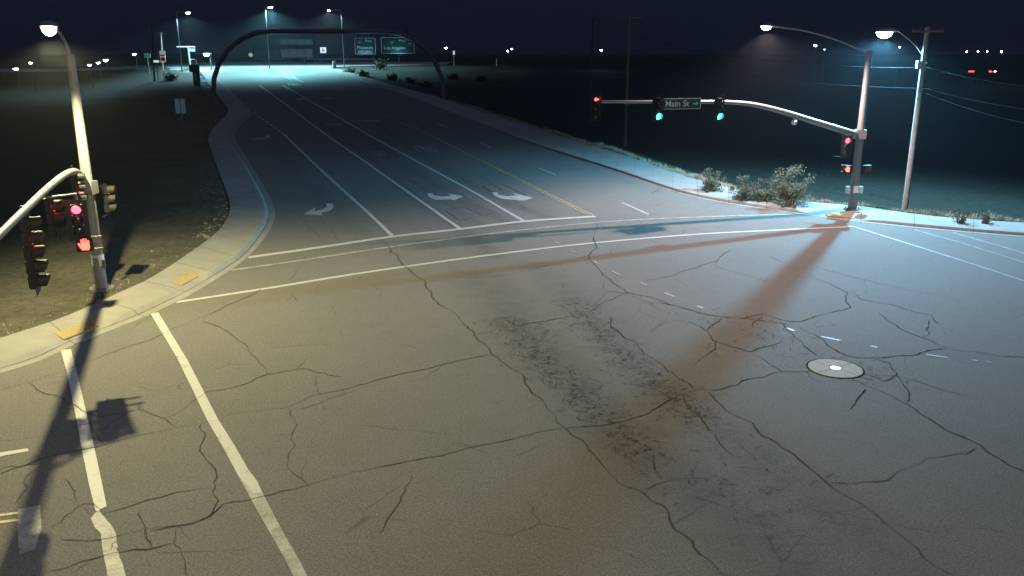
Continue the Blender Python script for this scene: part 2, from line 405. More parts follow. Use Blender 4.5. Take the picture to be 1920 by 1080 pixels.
def strip_geo(W, width, lift, V, F, jitter=0):
    W = np.asarray(W); n = len(W); T = np.gradient(W, axis=0); T /= np.linalg.norm(T, axis=1)[:, None]+1e-9
    N = np.c_[-T[:, 1], T[:, 0]]
    wd = np.full(n, width) if np.isscalar(width) else np.asarray(width)
    o = len(V)
    for i in range(n):
        for s in (-1, 1):
            p = W[i]+N[i]*s*wd[i]/2
            if jitter: p = p+rng.normal(0, jitter, 2)
            V.append((p[0], p[1], float(z0(*p))+lift*(1+max(0, p[1])/45)))
    for i in range(n-1): F.append((o+2*i, o+2*i+1, o+2*i+3, o+2*i+2))
def lane_strip(name, P, width, m=None, lift=.006, step=.6, parent=None):
    V, F = [], []; W = resample(catmull(pxl(P), step), step) if len(P) > 2 else resample(pxl(P), step)
    strip_geo(W, width, lift, V, F, .004); return pyobj(name, V, F, m or M_white, parent or road, 'structure')
def poly_mark(name, P, m=None, lift=.006):
    V = [tuple(G(*p)) for p in P]; V = [(a, b, c+lift*(1+b/45)) for a, b, c in V]
    bm = bmesh.new(); f = bm.faces.new([bm.verts.new(v) for v in V]); bmesh.ops.triangulate(bm, faces=[f]); bmesh.ops.recalc_face_normals(bm, faces=bm.faces)
    for q in bm.faces:
        if q.normal.z < 0: q.normal_flip()
    return obj(name, bm, m or M_white, road, 'structure')
# stop line, crossings
lane_strip('stop_line', [(465, 483), (600, 464), (735, 444), (860, 430), (985, 415), (1116, 406)], .42)
lane_strip('crosswalk_line', [(433, 507), (580, 486), (720, 465), (860, 446), (1000, 429), (1100, 419), (1200, 412), (1340, 406), (1482, 402)], .26, M_old)
lane_strip('crosswalk_line', [(330, 567), (500, 541), (640, 518), (760, 500), (930, 477), (1100, 457), (1300, 440), (1450, 432), (1600, 425)], .26)
lane_strip('edge_line', [(1600, 425), (1760, 475), (1920, 527), (2100, 590)], .16, M_old)
lane_strip('lane_line', [(1715, 431), (1820, 461), (1990, 515)], .12, M_old); lane_strip('lane_line', [(1785, 436), (1880, 463), (1990, 498)], .16, M_old)
poly_mark('crosswalk_line', [(114, 657), (126, 700), (140, 770), (155, 850), (166, 905), (179, 957), (186, 962), (188, 955), (200, 950), (190, 900), (178, 845), (162, 775), (147, 710), (133, 655)])
poly_mark('crosswalk_line', [(184, 957), (170, 972), (178, 990), (189, 1000), (192, 1030), (196, 1050), (204, 1090), (238, 1090), (231, 1060), (224, 1045), (219, 1016), (217, 1000), (209, 985), (200, 975)], M_old)
poly_mark('crosswalk_line', [(282, 588), (333, 673), (388, 787), (420, 842), (447, 893), (455, 902), (476, 925), (492, 924), (482, 902), (467, 883), (440, 836), (408, 785), (353, 678), (297, 586)])
poly_mark('crosswalk_line', [(447, 893), (469, 933), (497, 983), (533, 1046), (556, 1092), (582, 1092), (562, 1052), (533, 1002), (520, 978), (504, 947), (492, 924), (476, 925), (455, 902)], M_old, .0045)
poly_mark('lane_dash', [(-60, 858), (52, 841), (54, 846), (-60, 868)])
poly_mark('stop_bar', [(34, 956), (75, 947), (78, 990), (66, 1030), (36, 1040), (33, 995)], M_old)
lane_strip('centre_line', [(-80, 976), (34, 962)], .10, M_yel); lane_strip('centre_line', [(-80, 990), (34, 975)], .10, M_yel)
# approach lanes
lane_strip('lane_line', [(530, 250), (584, 302), (640, 354), (690, 399), (735, 442)], .23)
lane_strip('lane_line', [(487, 160), (545, 203), (612, 253), (681, 301), (770, 364), (866, 431)], [.0]*0 or .22, M_white)
lane_strip('lane_line', [(530, 160), (600, 200), (691, 253), (780, 302), (880, 356), (985, 416)], .22)
lane_strip('lane_line', [(520, 140), (610, 168), (700, 205), (800, 255)], .12, M_worn)
for dx in (-2.5, 2.5):
    lane_strip('centre_line', [(770+dx*.7, 234), (862+dx*.8, 282), (965+dx*1.2, 333), (1045+dx*1.5, 373), (1109+dx*1.8, 404)], .075, M_yel)
for a, b in (((1010, 315), (1042, 328)), ((1167, 380), (1216, 402)), ((900, 267), (920, 277)), ((480, 131), (500, 140)), ((820, 231), (838, 239))):
    lane_strip('lane_dash', [a, b], .13)
for k in range(7):
    u = 476+k*7.6; lane_strip('lane_dash', [(u, 212+k*5.3), (u+3.8, 214.8+k*5.3)], .2)
lane_strip('lane_line', [(502, 119), (522, 130), (545, 142), (570, 155)], .25, M_white)
for a, b in (((1070, 470), (1088, 476)), ((1108, 488), (1124, 496)), ((1147, 508), (1163, 516)), ((1200, 530), (1212, 535)), ((1245, 549), (1264, 556)), ((1475, 615), (1490, 621)), ((1540, 631), (1577, 639)), ((1633, 649), (1645, 652)), ((1736, 665), (1777, 671)), ((1824, 675), (1834, 677)), ((1848, 678), (1858, 680)), ((1040, 453), (1049, 456)), ((1307, 574), (1319, 578))):
    lane_strip('guide_dash', [a, b], .11, M_old)
# turn arrows
poly_mark('turn_arrow', [(570, 402), (591, 389), (590, 396), (604, 393), (613, 388), (611, 382), (623, 382), (626, 388), (620, 395), (606, 399), (601, 400), (606, 404)])
poly_mark('turn_arrow', [(869, 368), (838, 363), (845, 368), (828, 369), (812, 366), (810, 362), (800, 363), (804, 370), (818, 375), (845, 374), (840, 373), (852, 376)])
poly_mark('turn_arrow', [(999, 371), (961, 362), (968, 367), (950, 368), (936, 366), (932, 361), (922, 361), (928, 368), (940, 373), (966, 373), (974, 376), (985, 376)])
poly_mark('turn_arrow', [(470, 262), (487, 258), (486, 260), (499, 256), (500, 254), (506, 254), (506, 257), (498, 260), (488, 262)], M_old)
for pts in ([(552, 184), (560, 188), (575, 187), (575, 185), (562, 185)], [(606, 231), (617, 235), (641, 234), (644, 232), (620, 232)], [(672, 226), (684, 229), (712, 228), (712, 226), (690, 226)], [(602, 182), (612, 186), (628, 185), (614, 183)]):
    poly_mark('turn_arrow', pts, M_worn)
def ground_word(s, quad, m):
    me = text_mesh(s, 1.0); Pq = pxl(quad)   # quad: px of text-left-bottom, right-bottom, right-top, left-top
    c = np.array([v.co[:] for v in me.vertices]); mn = c.min(0); mx = c.max(0)
    for v in me.vertices:
        a = (v.co.x-mn[0])/(mx[0]-mn[0]); b = (v.co.y-mn[1])/(mx[1]-mn[1])
        p = (1-b)*((1-a)*Pq[0]+a*Pq[1])+b*((1-a)*Pq[3]+a*Pq[2])
        v.co = (p[0], p[1], float(z0(*p))+.007*(1+p[1]/45))
    link('road_lettering', me, m, road, 'structure')
ground_word('ONLY', [(813, 275), (770, 274), (784, 286), (823, 285)], M_old)
ground_word('ONLY', [(720, 284), (690, 284), (700, 293), (726, 293)], M_worn)
ground_word('ONLY', [(559, 157), (538, 157), (540, 161), (566, 161)], M_worn)
# worn kerb return marks and repair patch outlines
# ------------------------------------------------------------------ cracks (surface pattern of the road)
CR = [
 ([(0,732),(55,718),(138,690),(220,657),(283,637),(333,615),(397,590),(467,557),(490,541)],.03),
 ([(55,718),(80,740),(110,747),(137,760),(167,777),(200,782),(267,768)],.03),
 ([(267,768),(308,785),(337,773),(367,752),(383,737),(433,727),(500,702),(560,690),(640,707)],.025),
 ([(308,785),(320,792),(333,800)],.025),
 ([(-40,905),(60,870),(150,845),(200,835),(260,820),(333,800),(390,790),(427,778),(483,770),(547,762),(587,743),(640,730),(673,720),(740,705),(807,690),(873,675),(917,665)],.034),
 ([(560,768),(610,755),(650,735)],.02),
 ([(170,793),(180,803),(190,820),(197,835)],.025),([(130,805),(150,798),(187,792)],.04),
 ([(377,603),(413,612),(443,628),(463,647),(473,667),(487,687),(500,702)],.022),([(578,670),(560,690)],.02),
 ([(377,795),(376,850),(394,877),(401,910),(408,941),(389,969),(328,988),(278,997)],.026),
 ([(543,767),(557,800),(547,833),(537,860),(547,893),(580,915)],.024),
 ([(194,963),(250,955),(294,938),(333,927),(397,915)],.026),
 ([(111,1013),(156,1009),(192,1008),(272,990),(303,990),(347,984),(389,970),(417,947),(472,935),(533,920),(640,893),(707,880),(773,867),(880,840),(973,822),(1057,803)],.03),
 ([(83,1072),(125,1060),(167,1047),(194,1044),(236,1035),(322,1019)],.028),([(133,1078),(183,1044)],.022),
 ([(261,958),(274,991),(285,1027)],.03),([(328,988),(325,1019),(342,1052),(353,1085)],.026),
 ([(97,988),(119,977),(144,942),(172,944),(192,958)],.024),([(144,941),(142,916),(122,897)],.018),
 ([(0,880),(28,872),(80,869)],.022),([(80,870),(64,883),(50,913),(28,944)],.018),([(192,1035),(211,1027),(217,1015)],.03),([(211,1027),(220,1036)],.026),
 ([(708,447),(727,463),(760,500),(795,530),(813,560),(857,593),(890,630),(917,660),(940,680),(973,703),(983,723),(1010,747),(1027,763),(1057,800),(1090,825),(1113,850),(1143,882),(1168,908),(1203,920),(1241,952),(1254,987),(1284,1008),(1314,1038),(1333,1055),(1360,1085)],.05),
 ([(890,628),(930,620),(973,610),(1017,602),(1073,592),(1113,580),(1177,550)],.03),
 ([(1143,593),(1143,610),(1167,627),(1213,667),(1260,697),(1300,730)],.035),
 ([(1057,803),(1120,800),(1180,790),(1300,730),(1350,730),(1403,713),(1460,700),(1523,695)],.035),
 ([(1323,733),(1360,767),(1407,793),(1430,817),(1484,854),(1531,884),(1557,905),(1613,940),(1655,978),(1707,1012),(1754,1051),(1800,1088)],.042),
 ([(1557,905),(1655,897),(1698,871),(1783,852),(1830,839)],.03),
 ([(1593,707),(1647,737),(1697,760),(1747,790),(1800,820),(1830,837),(1863,858),(1930,890)],.042),
 ([(1117,420),(1112,450),(1115,460),(1103,480),(1133,517),(1173,547),(1213,567),(1260,573),(1313,587),(1353,593),(1393,598),(1467,607),(1493,610)],.05),
 ([(1393,597),(1430,588),(1473,600),(1500,603),(1523,592),(1563,587),(1593,577),(1583,567),(1590,550),(1567,537),(1513,513),(1440,480)],.04),
 ([(1467,607),(1480,623),(1507,647),(1533,667)],.04),
 ([(1493,610),(1527,630),(1563,653),(1580,663),(1610,673),(1650,673),(1677,668),(1710,667),(1737,658),(1773,655)],.04),
 ([(1597,547),(1620,563),(1680,573),(1740,590),(1760,607)],.03),([(1647,587),(1687,615),(1730,633),(1763,648),(1800,660),(1880,667),(1930,672)],.036),
 ([(1613,700),(1657,713),(1680,703),(1660,680),(1630,670)],.03),([(1613,700),(1693,707),(1757,730),(1830,747)],.03),
 ([(1353,597),(1327,620),(1340,640),(1370,650),(1410,660),(1467,640)],.04),([(1293,603),(1327,623)],.035),([(1340,640),(1337,657),(1303,683)],.03),
 ([(1410,663),(1467,697)],.026),([(1210,527),(1260,517),(1297,503),(1343,490),(1373,467)],.03),([(1343,490),(1343,500),(1400,515),(1440,530)],.022),
 ([(960,610),(1027,600),(1073,592)],.02),([(1623,730),(1593,767)],.045),
 ([(1113,580),(1120,560),(1137,545),(1177,550)],.03),([(1137,545),(1133,530)],.025),([(1173,547),(1230,560),(1260,573)],.03),
 ([(795,530),(860,522),(960,515),(1060,490),(1103,480)],.022),([(1117,420),(1160,440),(1200,450)],.022),
 ([(1280,740),(1290,760),(1330,800),(1380,860)],.022),([(1430,588),(1420,600),(1410,615)],.022),
 ([(640,560),(700,548),(760,540)],.0),([(860,830),(880,840)],.02),([(770,880),(765,905),(740,950),(715,1000)],.022),
 ([(1254,987),(1300,960),(1360,930)],.018),([(1203,920),(1260,905),(1330,895)],.02),([(1240,900),(1230,870),(1225,850)],.02),
 ([(600,445),(575,420),(560,405)],.025),([(640,455),(620,430),(590,405)],.025),([(900,330),(960,370),(985,392)],.03),([(700,300),(790,350),(850,390)],.03),([(840,350),(900,385),(940,405)],.03),
 ([(40,655),(52,668)],.02),([(1697,760),(1700,730),(1680,703)],.02),([(1533,500),(1600,520),(1700,545),(1800,560)],.02),([(1740,600),(1745,625),(1730,633)],.02),
]
V, F = [], []; VS, FS = [], []
for P, wd in CR:
    if wd <= 0: continue
    wd *= .42; W = resample(pxl(P), .22); n = len(W)
    if n < 3: W = resample(pxl(P), .06); n = len(W)
    # wander: sum of octaves of random offsets
    off = np.zeros((n, 2))
    for sc, am in ((9, .045), (4, .045), (2, .03), (1, .026)):
        k = max(2, n//sc+2); c_ = rng.normal(0, am, (k, 2)); tt = np.linspace(0, k-1, n)
        off += np.c_[np.interp(tt, range(k), c_[:, 0]), np.interp(tt, range(k), c_[:, 1])]
    off *= np.minimum(1, np.minimum(np.arange(n), n-1-np.arange(n))/2)[:, None]
    W = W+off
    gp_ = np.interp(np.arange(n), np.linspace(0, n-1, max(3, n//6)), rng.uniform(.15, 1.15, max(3, n//6)))
    wv = wd*(.25+1.1*rng.random(n)**1.3)*gp_; wv[0] *= .3; wv[-1] *= .3
    strip_geo(W, wv, .010, V, F)
    # hair branches
    for _ in range(int(n/40)):
        i = rng.integers(1, n-1); ang = rng.uniform(0, 6.28); L = rng.uniform(.3, 1.3); p = W[i]; B = [p]
        for s in range(5): ang += rng.normal(0, .5); p = p+np.array([math.cos(ang), math.sin(ang)])*L/5; B.append(p)
        strip_geo(np.array(B), np.linspace(.016, .004, 6), .009, V, F)
    sw_ = np.maximum(wd*1.7, .020)*(.5+rng.random(n))*np.clip(gp_*1.2, .2, 1); sw_[0] *= .3; sw_[-1] *= .3; strip_geo(W+rng.normal(0, .012, W.shape), sw_, .0065, VS, FS)
# alligator cracking of the wheel paths: many short jagged splits
for b_, n_a, sg in ((band1, 560, .42), (band2, 500, .42), (band4, 50, .6), (band5, 40, .6), (band3, 150, .8)):
    Bq = resample(b_, .1); dq = np.gradient(Bq, axis=0)
    for _ in range(n_a):
        i = rng.integers(0, len(Bq)); t_ = dq[i]/np.linalg.norm(dq[i]); nn = np.array([-t_[1], t_[0]])
        p = Bq[i]+nn*rng.normal(0, sg)+t_*rng.normal(0, .2); ang = math.atan2(nn[1], nn[0])+rng.choice([0, 0, 1.3, -1.2])+rng.normal(0, .35); B = [p]; L = rng.uniform(.10, .34)
        for s in range(4): ang += rng.normal(0, .55); p = p+np.array([math.cos(ang), math.sin(ang)])*L/4; B.append(p)
        w_ = rng.uniform(.008, .020); strip_geo(np.array(B), [w_*.3, w_, w_*.8, w_, w_*.3], .0095, V, F)
pyobj('crack_lines', V, F, M_crack, road, 'structure')
pyobj('crack_edges', VS, FS, paint_material('crack_dirt', (.088, .083, .074), .42, .62, (.108, .102, .091)), road, 'structure')
MATS_dirt = bpy.data.materials['crack_dirt'].node_tree.nodes['Principled BSDF']; MATS_dirt.inputs['Roughness'].default_value = 1; MATS_dirt.inputs['Specular IOR Level'].default_value = 0
# dark saw-cut loop seams and sealed patches on the approach
for P in ([(836, 395), (862, 414), (905, 404), (870, 388)], [(905, 350), (940, 344), (985, 366), (950, 374)],):
    W = pxl(P+[P[0]]); V, F = [], []; strip_geo(resample(W, .4), .04, .005, V, F); pyobj('loop_seam', V, F, M_crack, road, 'structure')

# ------------------------------------------------------------------ kerb, gutter and sidewalks
def sidewalk(name, Gw, Iw, ramps, gut=.45, roll=.08):
    n = len(Gw); al_ = np.r_[0, np.cumsum(np.linalg.norm(np.diff((Gw+Iw)/2, axis=0), axis=1))]
    V, F = [], []; A = []
    for i in range(n):
        d = Iw[i]-Gw[i]; L = np.linalg.norm(d)+1e-6; d = d/L; g = min(gut, .28*L)
        hc = .15
        for rp, rw in ramps:
            q = np.linalg.norm(Gw[i]-rp); hc = min(hc, .15*float(ss(q, rw*.55, rw*1.15))+.012)
        c = Gw[i]+d*g; c2 = Gw[i]+d*(g+roll); c3 = Gw[i]+d*(g+roll+.12); ii = Gw[i]+d*L; bk = ii+d*.01
        mid = Gw[i]+d*min(L*.62, g+1.4)
        hm = hc+(.15-hc)*.75
        lift = lambda p: .004+.00012*max(0, p[1])
        R = [(Gw[i]-d*.02, -.06), (Gw[i], .005), (c, .0), (c2, max(hc-.012, .004)), (c3, hc), (mid, hm), (ii, .16), (bk, -.35)]
        for p, h in R: V.append((p[0], p[1], float(z0(*p))+h+lift(p))); A.append(al_[i])
    k = 8
    for i in range(n-1):
        for j in range(k-1): F.append((k*i+j, k*(i+1)+j, k*(i+1)+j+1, k*i+j+1))
    me = bpy.data.meshes.new(name); me.from_pydata(V, [], F); me.update()
    bm = bmesh.new(); bm.from_mesh(me); bmesh.ops.recalc_face_normals(bm, faces=bm.faces); bm.to_mesh(me); bm.free()
    at2 = me.attributes.new('along', 'FLOAT', 'POINT'); at2.data.foreach_set('value', A)
    return link(name, me, M_conc, None, 'structure')
def npx(u, v): return np.array(G(u, v))[:2]
sw_l = sidewalk('sidewalk', LGw, LIw, [(npx(165, 636), 1.5), (npx(385, 538), 1.5)], roll=.26)
sw_r = sidewalk('sidewalk', RGw, RIw, [(npx(1565, 411), 2.2)])
# kerb seam line along the back of the gutter
for Gw, Iw, sw in ((LGw, LIw, sw_l), (RGw, RIw, sw_r)):
    V, F = [], []; d = Iw-Gw; L = np.linalg.norm(d, axis=1)[:, None]; C = Gw+d/L*np.minimum(.45, .28*L)
    sel = C[(C[:, 1] < 120)]; strip_geo(sel, .018, .014, V, F); pyobj('kerb_seam', V, F, M_crack, sw, 'structure')
# tactile pads
def tactile(P, label):
    c = [np.array(G(*p)) for p in P]; V, F = [], []
    def pt(a, b, h):
        p = (1-b)*((1-a)*c[0]+a*c[1])+b*((1-a)*c[3]+a*c[2]); return (p[0], p[1], p[2]+h)
    bm = bmesh.new(); N = 12
    g = [[bm.verts.new(pt(i/N, j/N, .145-.075*i/N)) for i in range(N+1)] for j in range(N+1)]
    for j in range(N):
        for i in range(N): bm.faces.new((g[j][i], g[j][i+1], g[j+1][i+1], g[j+1][i]))
    cs = [bm.verts.new(pt(a, b, -.02)) for a, b in ((0, 0), (1, 0), (1, 1), (0, 1))]
    for a, b, q, r in ((g[0][0], g[0][N], 1, 0), (g[0][N], g[N][N], 2, 1), (g[N][N], g[N][0], 3, 2), (g[N][0], g[0][0], 0, 3)): bm.faces.new((a, b, cs[q], cs[r]))
    for i in range(7):
        for j in range(17):
            p = pt((i+.5)/7, (j+.5)/17, .147-.075*(i+.5)/7); r = bmesh.ops.create_cone(bm, segments=6, radius1=.02, radius2=.012, depth=.006, matrix=Matrix.Translation(p))
    bmesh.ops.recalc_face_normals(bm, faces=bm.faces)
    o = obj('tactile_pad', bm, M_tact); tag(o, label, 'tactile paving', 'tactile pads on the corner sidewalk'); return o
tactile([(103, 632), (120, 640), (186, 614), (168, 606)], 'yellow tactile pad on the sidewalk nearest the left frame edge, partly crossed by shadow')
tactile([(322, 535), (341, 538), (381, 516), (358, 512)], 'yellow tactile pad on the corner sidewalk at the end of the crosswalk lines')
tactile([(1548, 404), (1552, 407), (1600, 411), (1592, 407)], 'yellow tactile pad on the sidewalk at foot of the right signal pole')

# ------------------------------------------------------------------ beyond: cross street
def far_poly(name, P, m, lift):
    # strip with several slices so it follows the crest
    V = []; F = []
    A, B = P
    A = [np.array(G(*p))[:2] for p in A]; B = [np.array(G(*p))[:2] for p in B]; K = 10
    for a, b in zip(A, B):
        for k in range(K+1):
            p = a+(b-a)*k/K; V.append((p[0], p[1], float(z0(*p))+lift))
    for i in range(len(A)-1):
        for k in range(K): F.append((i*(K+1)+k, (i+1)*(K+1)+k, (i+1)*(K+1)+k+1, i*(K+1)+k+1))
    o = pyobj(name, V, F, m, None, 'structure'); return o
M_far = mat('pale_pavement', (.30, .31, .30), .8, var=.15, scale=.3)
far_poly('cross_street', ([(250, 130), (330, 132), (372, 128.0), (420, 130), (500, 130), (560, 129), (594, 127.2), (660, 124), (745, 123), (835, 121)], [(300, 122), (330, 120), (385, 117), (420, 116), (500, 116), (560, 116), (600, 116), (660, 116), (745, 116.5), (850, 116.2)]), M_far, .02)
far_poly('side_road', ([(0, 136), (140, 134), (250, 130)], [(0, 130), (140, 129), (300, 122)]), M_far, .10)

# ------------------------------------------------------------------ poles
def lum_mat(name, c, s): return lit(name, c, s)
def luminaire(parent, p, d, E, size=1.0):
    """cobra head: p is where the arm ends, d horizontal unit direction outward"""
    d = Vector((d[0], d[1], 0)).normalized(); s = Vector((-d.y, d.x, 0)); bm = bmesh.new(); L = .78*size
    prof = [(0, .05, .05), (.1, .08, .07), (.3, .15, .10), (.55, .19, .11), (.8, .17, .09), (.95, .10, .05), (1, .03, .02)]
    rings = []
    for t, wv, hv in prof:
        rings.append([bm.verts.new(p+d*(t*L)+s*(math.cos(a)*wv*size)+Vector((0, 0, 1))*(max(math.sin(a), -.25)*hv*size)) for a in [2*math.pi*k/14 for k in range(14)]])
    for A, B in zip(rings, rings[1:]):
        for k in range(14): bm.faces.new((A[k], A[(k+1) % 14], B[(k+1) % 14], B[k]))
    bm.faces.new(rings[0][::-1]); bm.faces.new(rings[-1]); bmesh.ops.recalc_face_normals(bm, faces=bm.faces)
    h = obj('luminaire', bm, M_galv, parent, smooth=True)
    bm = bmesh.new(); bmesh.ops.create_uvsphere(bm, u_segments=16, v_segments=8, radius=1)
    c = p+d*(.6*L)-Vector((0, 0, .02*size))
    Mx = Matrix((( d.x*.27*size, s.x*.15*size, 0, c.x), (d.y*.27*size, s.y*.15*size, 0, c.y), (0, 0, .19*size, c.z), (0, 0, 0, 1)))
    bmesh.ops.delete(bm, geom=[v for v in bm.verts if v.co.z > .05], context='VERTS')
    bmesh.ops.transform(bm, matrix=Mx, verts=bm.verts); obj('lens', bm, E, h, smooth=True)
    return c
def spot(p, power, col, aim=(0, 0, -1), size=165, blend=.5, rad=.12, name='lamp_light', wing=1.3):
    ld = bpy.data.lights.new(name, 'SPOT'); ld.energy = power; ld.color = col; ld.spot_size = R_(size); ld.spot_blend = blend; ld.shadow_soft_size = rad
    o = bpy.data.objects.new(name, ld); COL.objects.link(o); o.location = p; o.rotation_euler = Vector(aim).to_track_quat('-Z', 'Y').to_euler()
    if wing:   # batwing distribution of a street luminaire: more candela at high angles
        ld.use_nodes = True; nt = ld.node_tree; em = nt.nodes['Emission']
        tcn = nt.nodes.new('ShaderNodeTexCoord'); sp = nt.nodes.new('ShaderNodeSeparateXYZ'); nt.links.new(tcn.outputs['Normal'], sp.inputs[0])
        ab = nt.nodes.new('ShaderNodeMath'); ab.operation = 'ABSOLUTE'; nt.links.new(sp.outputs[2], ab.inputs[0])
        mx = nt.nodes.new('ShaderNodeMath'); mx.operation = 'MAXIMUM'; nt.links.new(ab.outputs[0], mx.inputs[0]); mx.inputs[1].default_value = .30
        pw = nt.nodes.new('ShaderNodeMath'); pw.operation = 'POWER'; nt.links.new(mx.outputs[0], pw.inputs[0]); pw.inputs[1].default_value = -wing
        nt.links.new(pw.outputs[0], em.inputs['Strength'])
    return o

def pole_base(parent, x, y, z, r=.24):
    bm = bmesh.new(); add_box(bm, (x, y, z+.03), (.62, .62, .06), .4, .008)
    for k in range(4):
        a = .4+math.pi/4+k*math.pi/2; bmesh.ops.create_cone(bm, segments=8, radius1=.035, radius2=.03, depth=.10, cap_ends=True, matrix=Matrix.Translation((x+.36*math.cos(a), y+.36*math.sin(a), z+.10)))
    obj('base_plate', bm, M_galv, parent)
    bm = bmesh.new(); bmesh.ops.create_cone(bm, segments=24, radius1=.5, radius2=.48, depth=.16, cap_ends=True, matrix=Matrix.Translation((x, y, z-.03))); obj('footing', bm, M_conc, parent)
def collar(parent, x, y, z, r, h=.35):
    bm = bmesh.new(); bmesh.ops.create_cone(bm, segments=20, radius1=r+.035, radius2=r+.03, depth=h, cap_ends=True, matrix=Matrix.Translation((x, y, z)))
    d = bmesh.ops.create_cube(bm, size=1, matrix=Matrix.Translation((x, y, z)) @ Matrix.Diagonal((2*r+.14, 2*r+.14, h*.9, 1)))
    obj('arm_clamp', bm, M_galv, parent, smooth=True)

# signal heads -------------------------------------------------------
def head_frame(p, n):
    n = Vector((n[0], n[1], 0)).normalized(); return math.atan2(n.y, n.x)-math.pi/2
def arrow_mesh(r, direction=1):
    P = [(-.8, -.22), (.05, -.22), (.05, -.62), (.85, 0), (.05, .62), (.05, .22), (-.8, .22)]
    bm = bmesh.new(); f = bm.faces.new([bm.verts.new((a*r*direction, 0, b*r)) for a, b in P]); bmesh.ops.solidify(bm, geom=[f], thickness=.012)
    return bm
def signal(p, n, label, group, lits={0: ('ball', None)}, sections=3, plate=True, name='traffic_signal', s=.36, mount='top', dim=False):
    """p = centre of the head; n = facing direction"""
    rz = head_frame(p, n); t = thing(name, label, 'traffic signal', p, rz, group); H = s*sections
    bm = bmesh.new()
    for k in range(sections): add_box(bm, (0, -.06, H/2-s*(k+.5)), (s*.94, .20, s*.965), 0, .03)
    obj('housing', bm, M_dark, t)
    if plate:
        bm = bmesh.new(); W2 = s/2+.13; H2 = H/2+.13
        for c, sz in (((0, .015, H/2+.065), (2*W2, .012, .13)), ((0, .015, -H/2-.065), (2*W2, .012, .13)), ((-s/2-.065, .015, 0), (.13, .012, H)), ((s/2+.065, .015, 0), (.13, .012, H))): add_box(bm, c, sz)
        obj('backplate', bm, M_dark, t)
    for k in range(sections):
        zc = H/2-s*(k+.5)
        bm = bmesh.new(); N = 18; r = s*.45; a0, a1 = R_(-50), R_(230); rows = []
        for yy, ri in ((.04, r), (.30, r*1.0)):
            rows.append([(bm.verts.new((math.cos(a)*ri, yy-.10*(yy > .2)*max(0, -math.sin(a)+.2)*.8, zc+math.sin(a)*ri))) for a in [a0+(a1-a0)*i/N for i in range(N+1)]])
        for i in range(N): bm.faces.new((rows[0][i], rows[0][i+1], rows[1][i+1], rows[1][i]))
        bmesh.ops.solidify(bm, geom=list(bm.faces), thickness=.012)
        obj('visor', bm, M_vis, t, smooth=False)
        kind = lits.get(k)
        bm = bmesh.new(); bmesh.ops.create_uvsphere(bm, u_segments=20, v_segments=10, radius=1)
        bmesh.ops.delete(bm, geom=[v for v in bm.verts if v.co.y < -.02], context='VERTS')
        bmesh.ops.transform(bm, matrix=Matrix.Translation((0, .045, zc)) @ Matrix.Diagonal((s*.41, .05, s*.41, 1)), verts=bm.verts)
        ln = obj('lens', bm, kind[1] if kind and kind[0] == 'ball' else M_off, t, smooth=True)
        if kind and kind[0] == 'arrow':
            bm = arrow_mesh(s*.42, kind[2]); bmesh.ops.transform(bm, matrix=Matrix.Translation((0, .105, zc)), verts=bm.verts); obj('arrow_symbol', bm, kind[1], ln)
    if mount not in ('top', 'mid'):
        for zb in (H/2+.05, -H/2-.05): box('bracket', (mount*.36, -.06, zb), (.6, .05, .05), M_dark, t)
    bm = bmesh.new()
    if mount == 'top': add_box(bm, (0, -.07, H/2+.12), (.05, .06, .28)); add_box(bm, (0, -.13, H/2+.02), (.16, .12, .05), 0, .01)
    elif mount == 'mid': add_box(bm, (0, -.20, 0), (.06, .12, .5), 0, .01); add_box(bm, (0, -.2, H/2-.1), (.14, .1, .06)); add_box(bm, (0, -.2, -H/2+.1), (.14, .1, .06))
    else: add_box(bm, (0, -.06, 0), (.052, .052, H+.14))
    obj('bracket', bm, M_dark, t)
    return t
def ped_signal(p, n, label, side=1, E=None):
    t = thing('pedestrian_signal', label, 'pedestrian signal', p, head_frame(p, n), 'pedestrian signals on the signal poles')
    bm = bmesh.new(); add_box(bm, (0, -.07, 0), (.44, .20, .44), 0, .02); obj('housing', bm, M_dark, t)
    bm = bmesh.new(); add_box(bm, (0, .12, .225), (.46, .22, .015)); add_box(bm, (-.225, .12, .02), (.012, .2, .40)); add_box(bm, (.225, .12, .02), (.012, .2, .40)); obj('hood', bm, M_vis, t)
    P = [(-.10, -.15), (.07, -.15), (.12, -.05), (.16, .03), (.12, .05), (.08, 0), (.08, .13), (.05, .14), (.035, .02), (.03, .16), (0, .165), (-.01, .02), (-.03, .155), (-.06, .15), (-.055, .01), (-.085, .11), (-.115, .10), (-.12, -.06)]
    bm = bmesh.new(); f = bm.faces.new([bm.verts.new((a*1.1, .045, b*1.1)) for a, b in P]); bmesh.ops.solidify(bm, geom=[f], thickness=.015); obj('hand_symbol', bm, E or E_hand, t)
    for zb in (.18, -.18): box('bracket', (side*.30, -.08, zb), (.35, .05, .04), M_galv, t)
    return t

# LEFT corner pole
LB = Vector(G(192, 548)); LB.z += .16; LD = Vector((.354, -.935, 0))
lp = thing('signal_pole', 'tall grey steel signal pole with warm street light on the near left corner', 'signal pole', (0, 0, 0))
tube('pole_shaft', [LB+Vector((0, 0, z)) for z in (0, 2, 4, 6, 8, 9.1)], [.235, .22, .205, .185, .165, .155], M_galv, lp, 20)
pole_base(lp, LB.x, LB.y, LB.z); collar(lp, LB.x, LB.y, 4.25, .2, .55)
lum_end = LB+LD*4.3+Vector((0, 0, 10.15-LB.z))
tube('luminaire_arm', smoothpts([LB+Vector((0, 0, 8.6)), LB+LD*.25+Vector((0, 0, 9.2)), LB+LD*1.4+Vector((0, 0, 9.65)), LB+LD*2.9+Vector((0, 0, 9.9)), lum_end]), .055, M_galv, lp, 10)
E_warm = lit('warm_lamp_lens', (1, .88, .62), 55)
c = luminaire(lp, lum_end-LD*.25, LD, E_warm, 1.5)
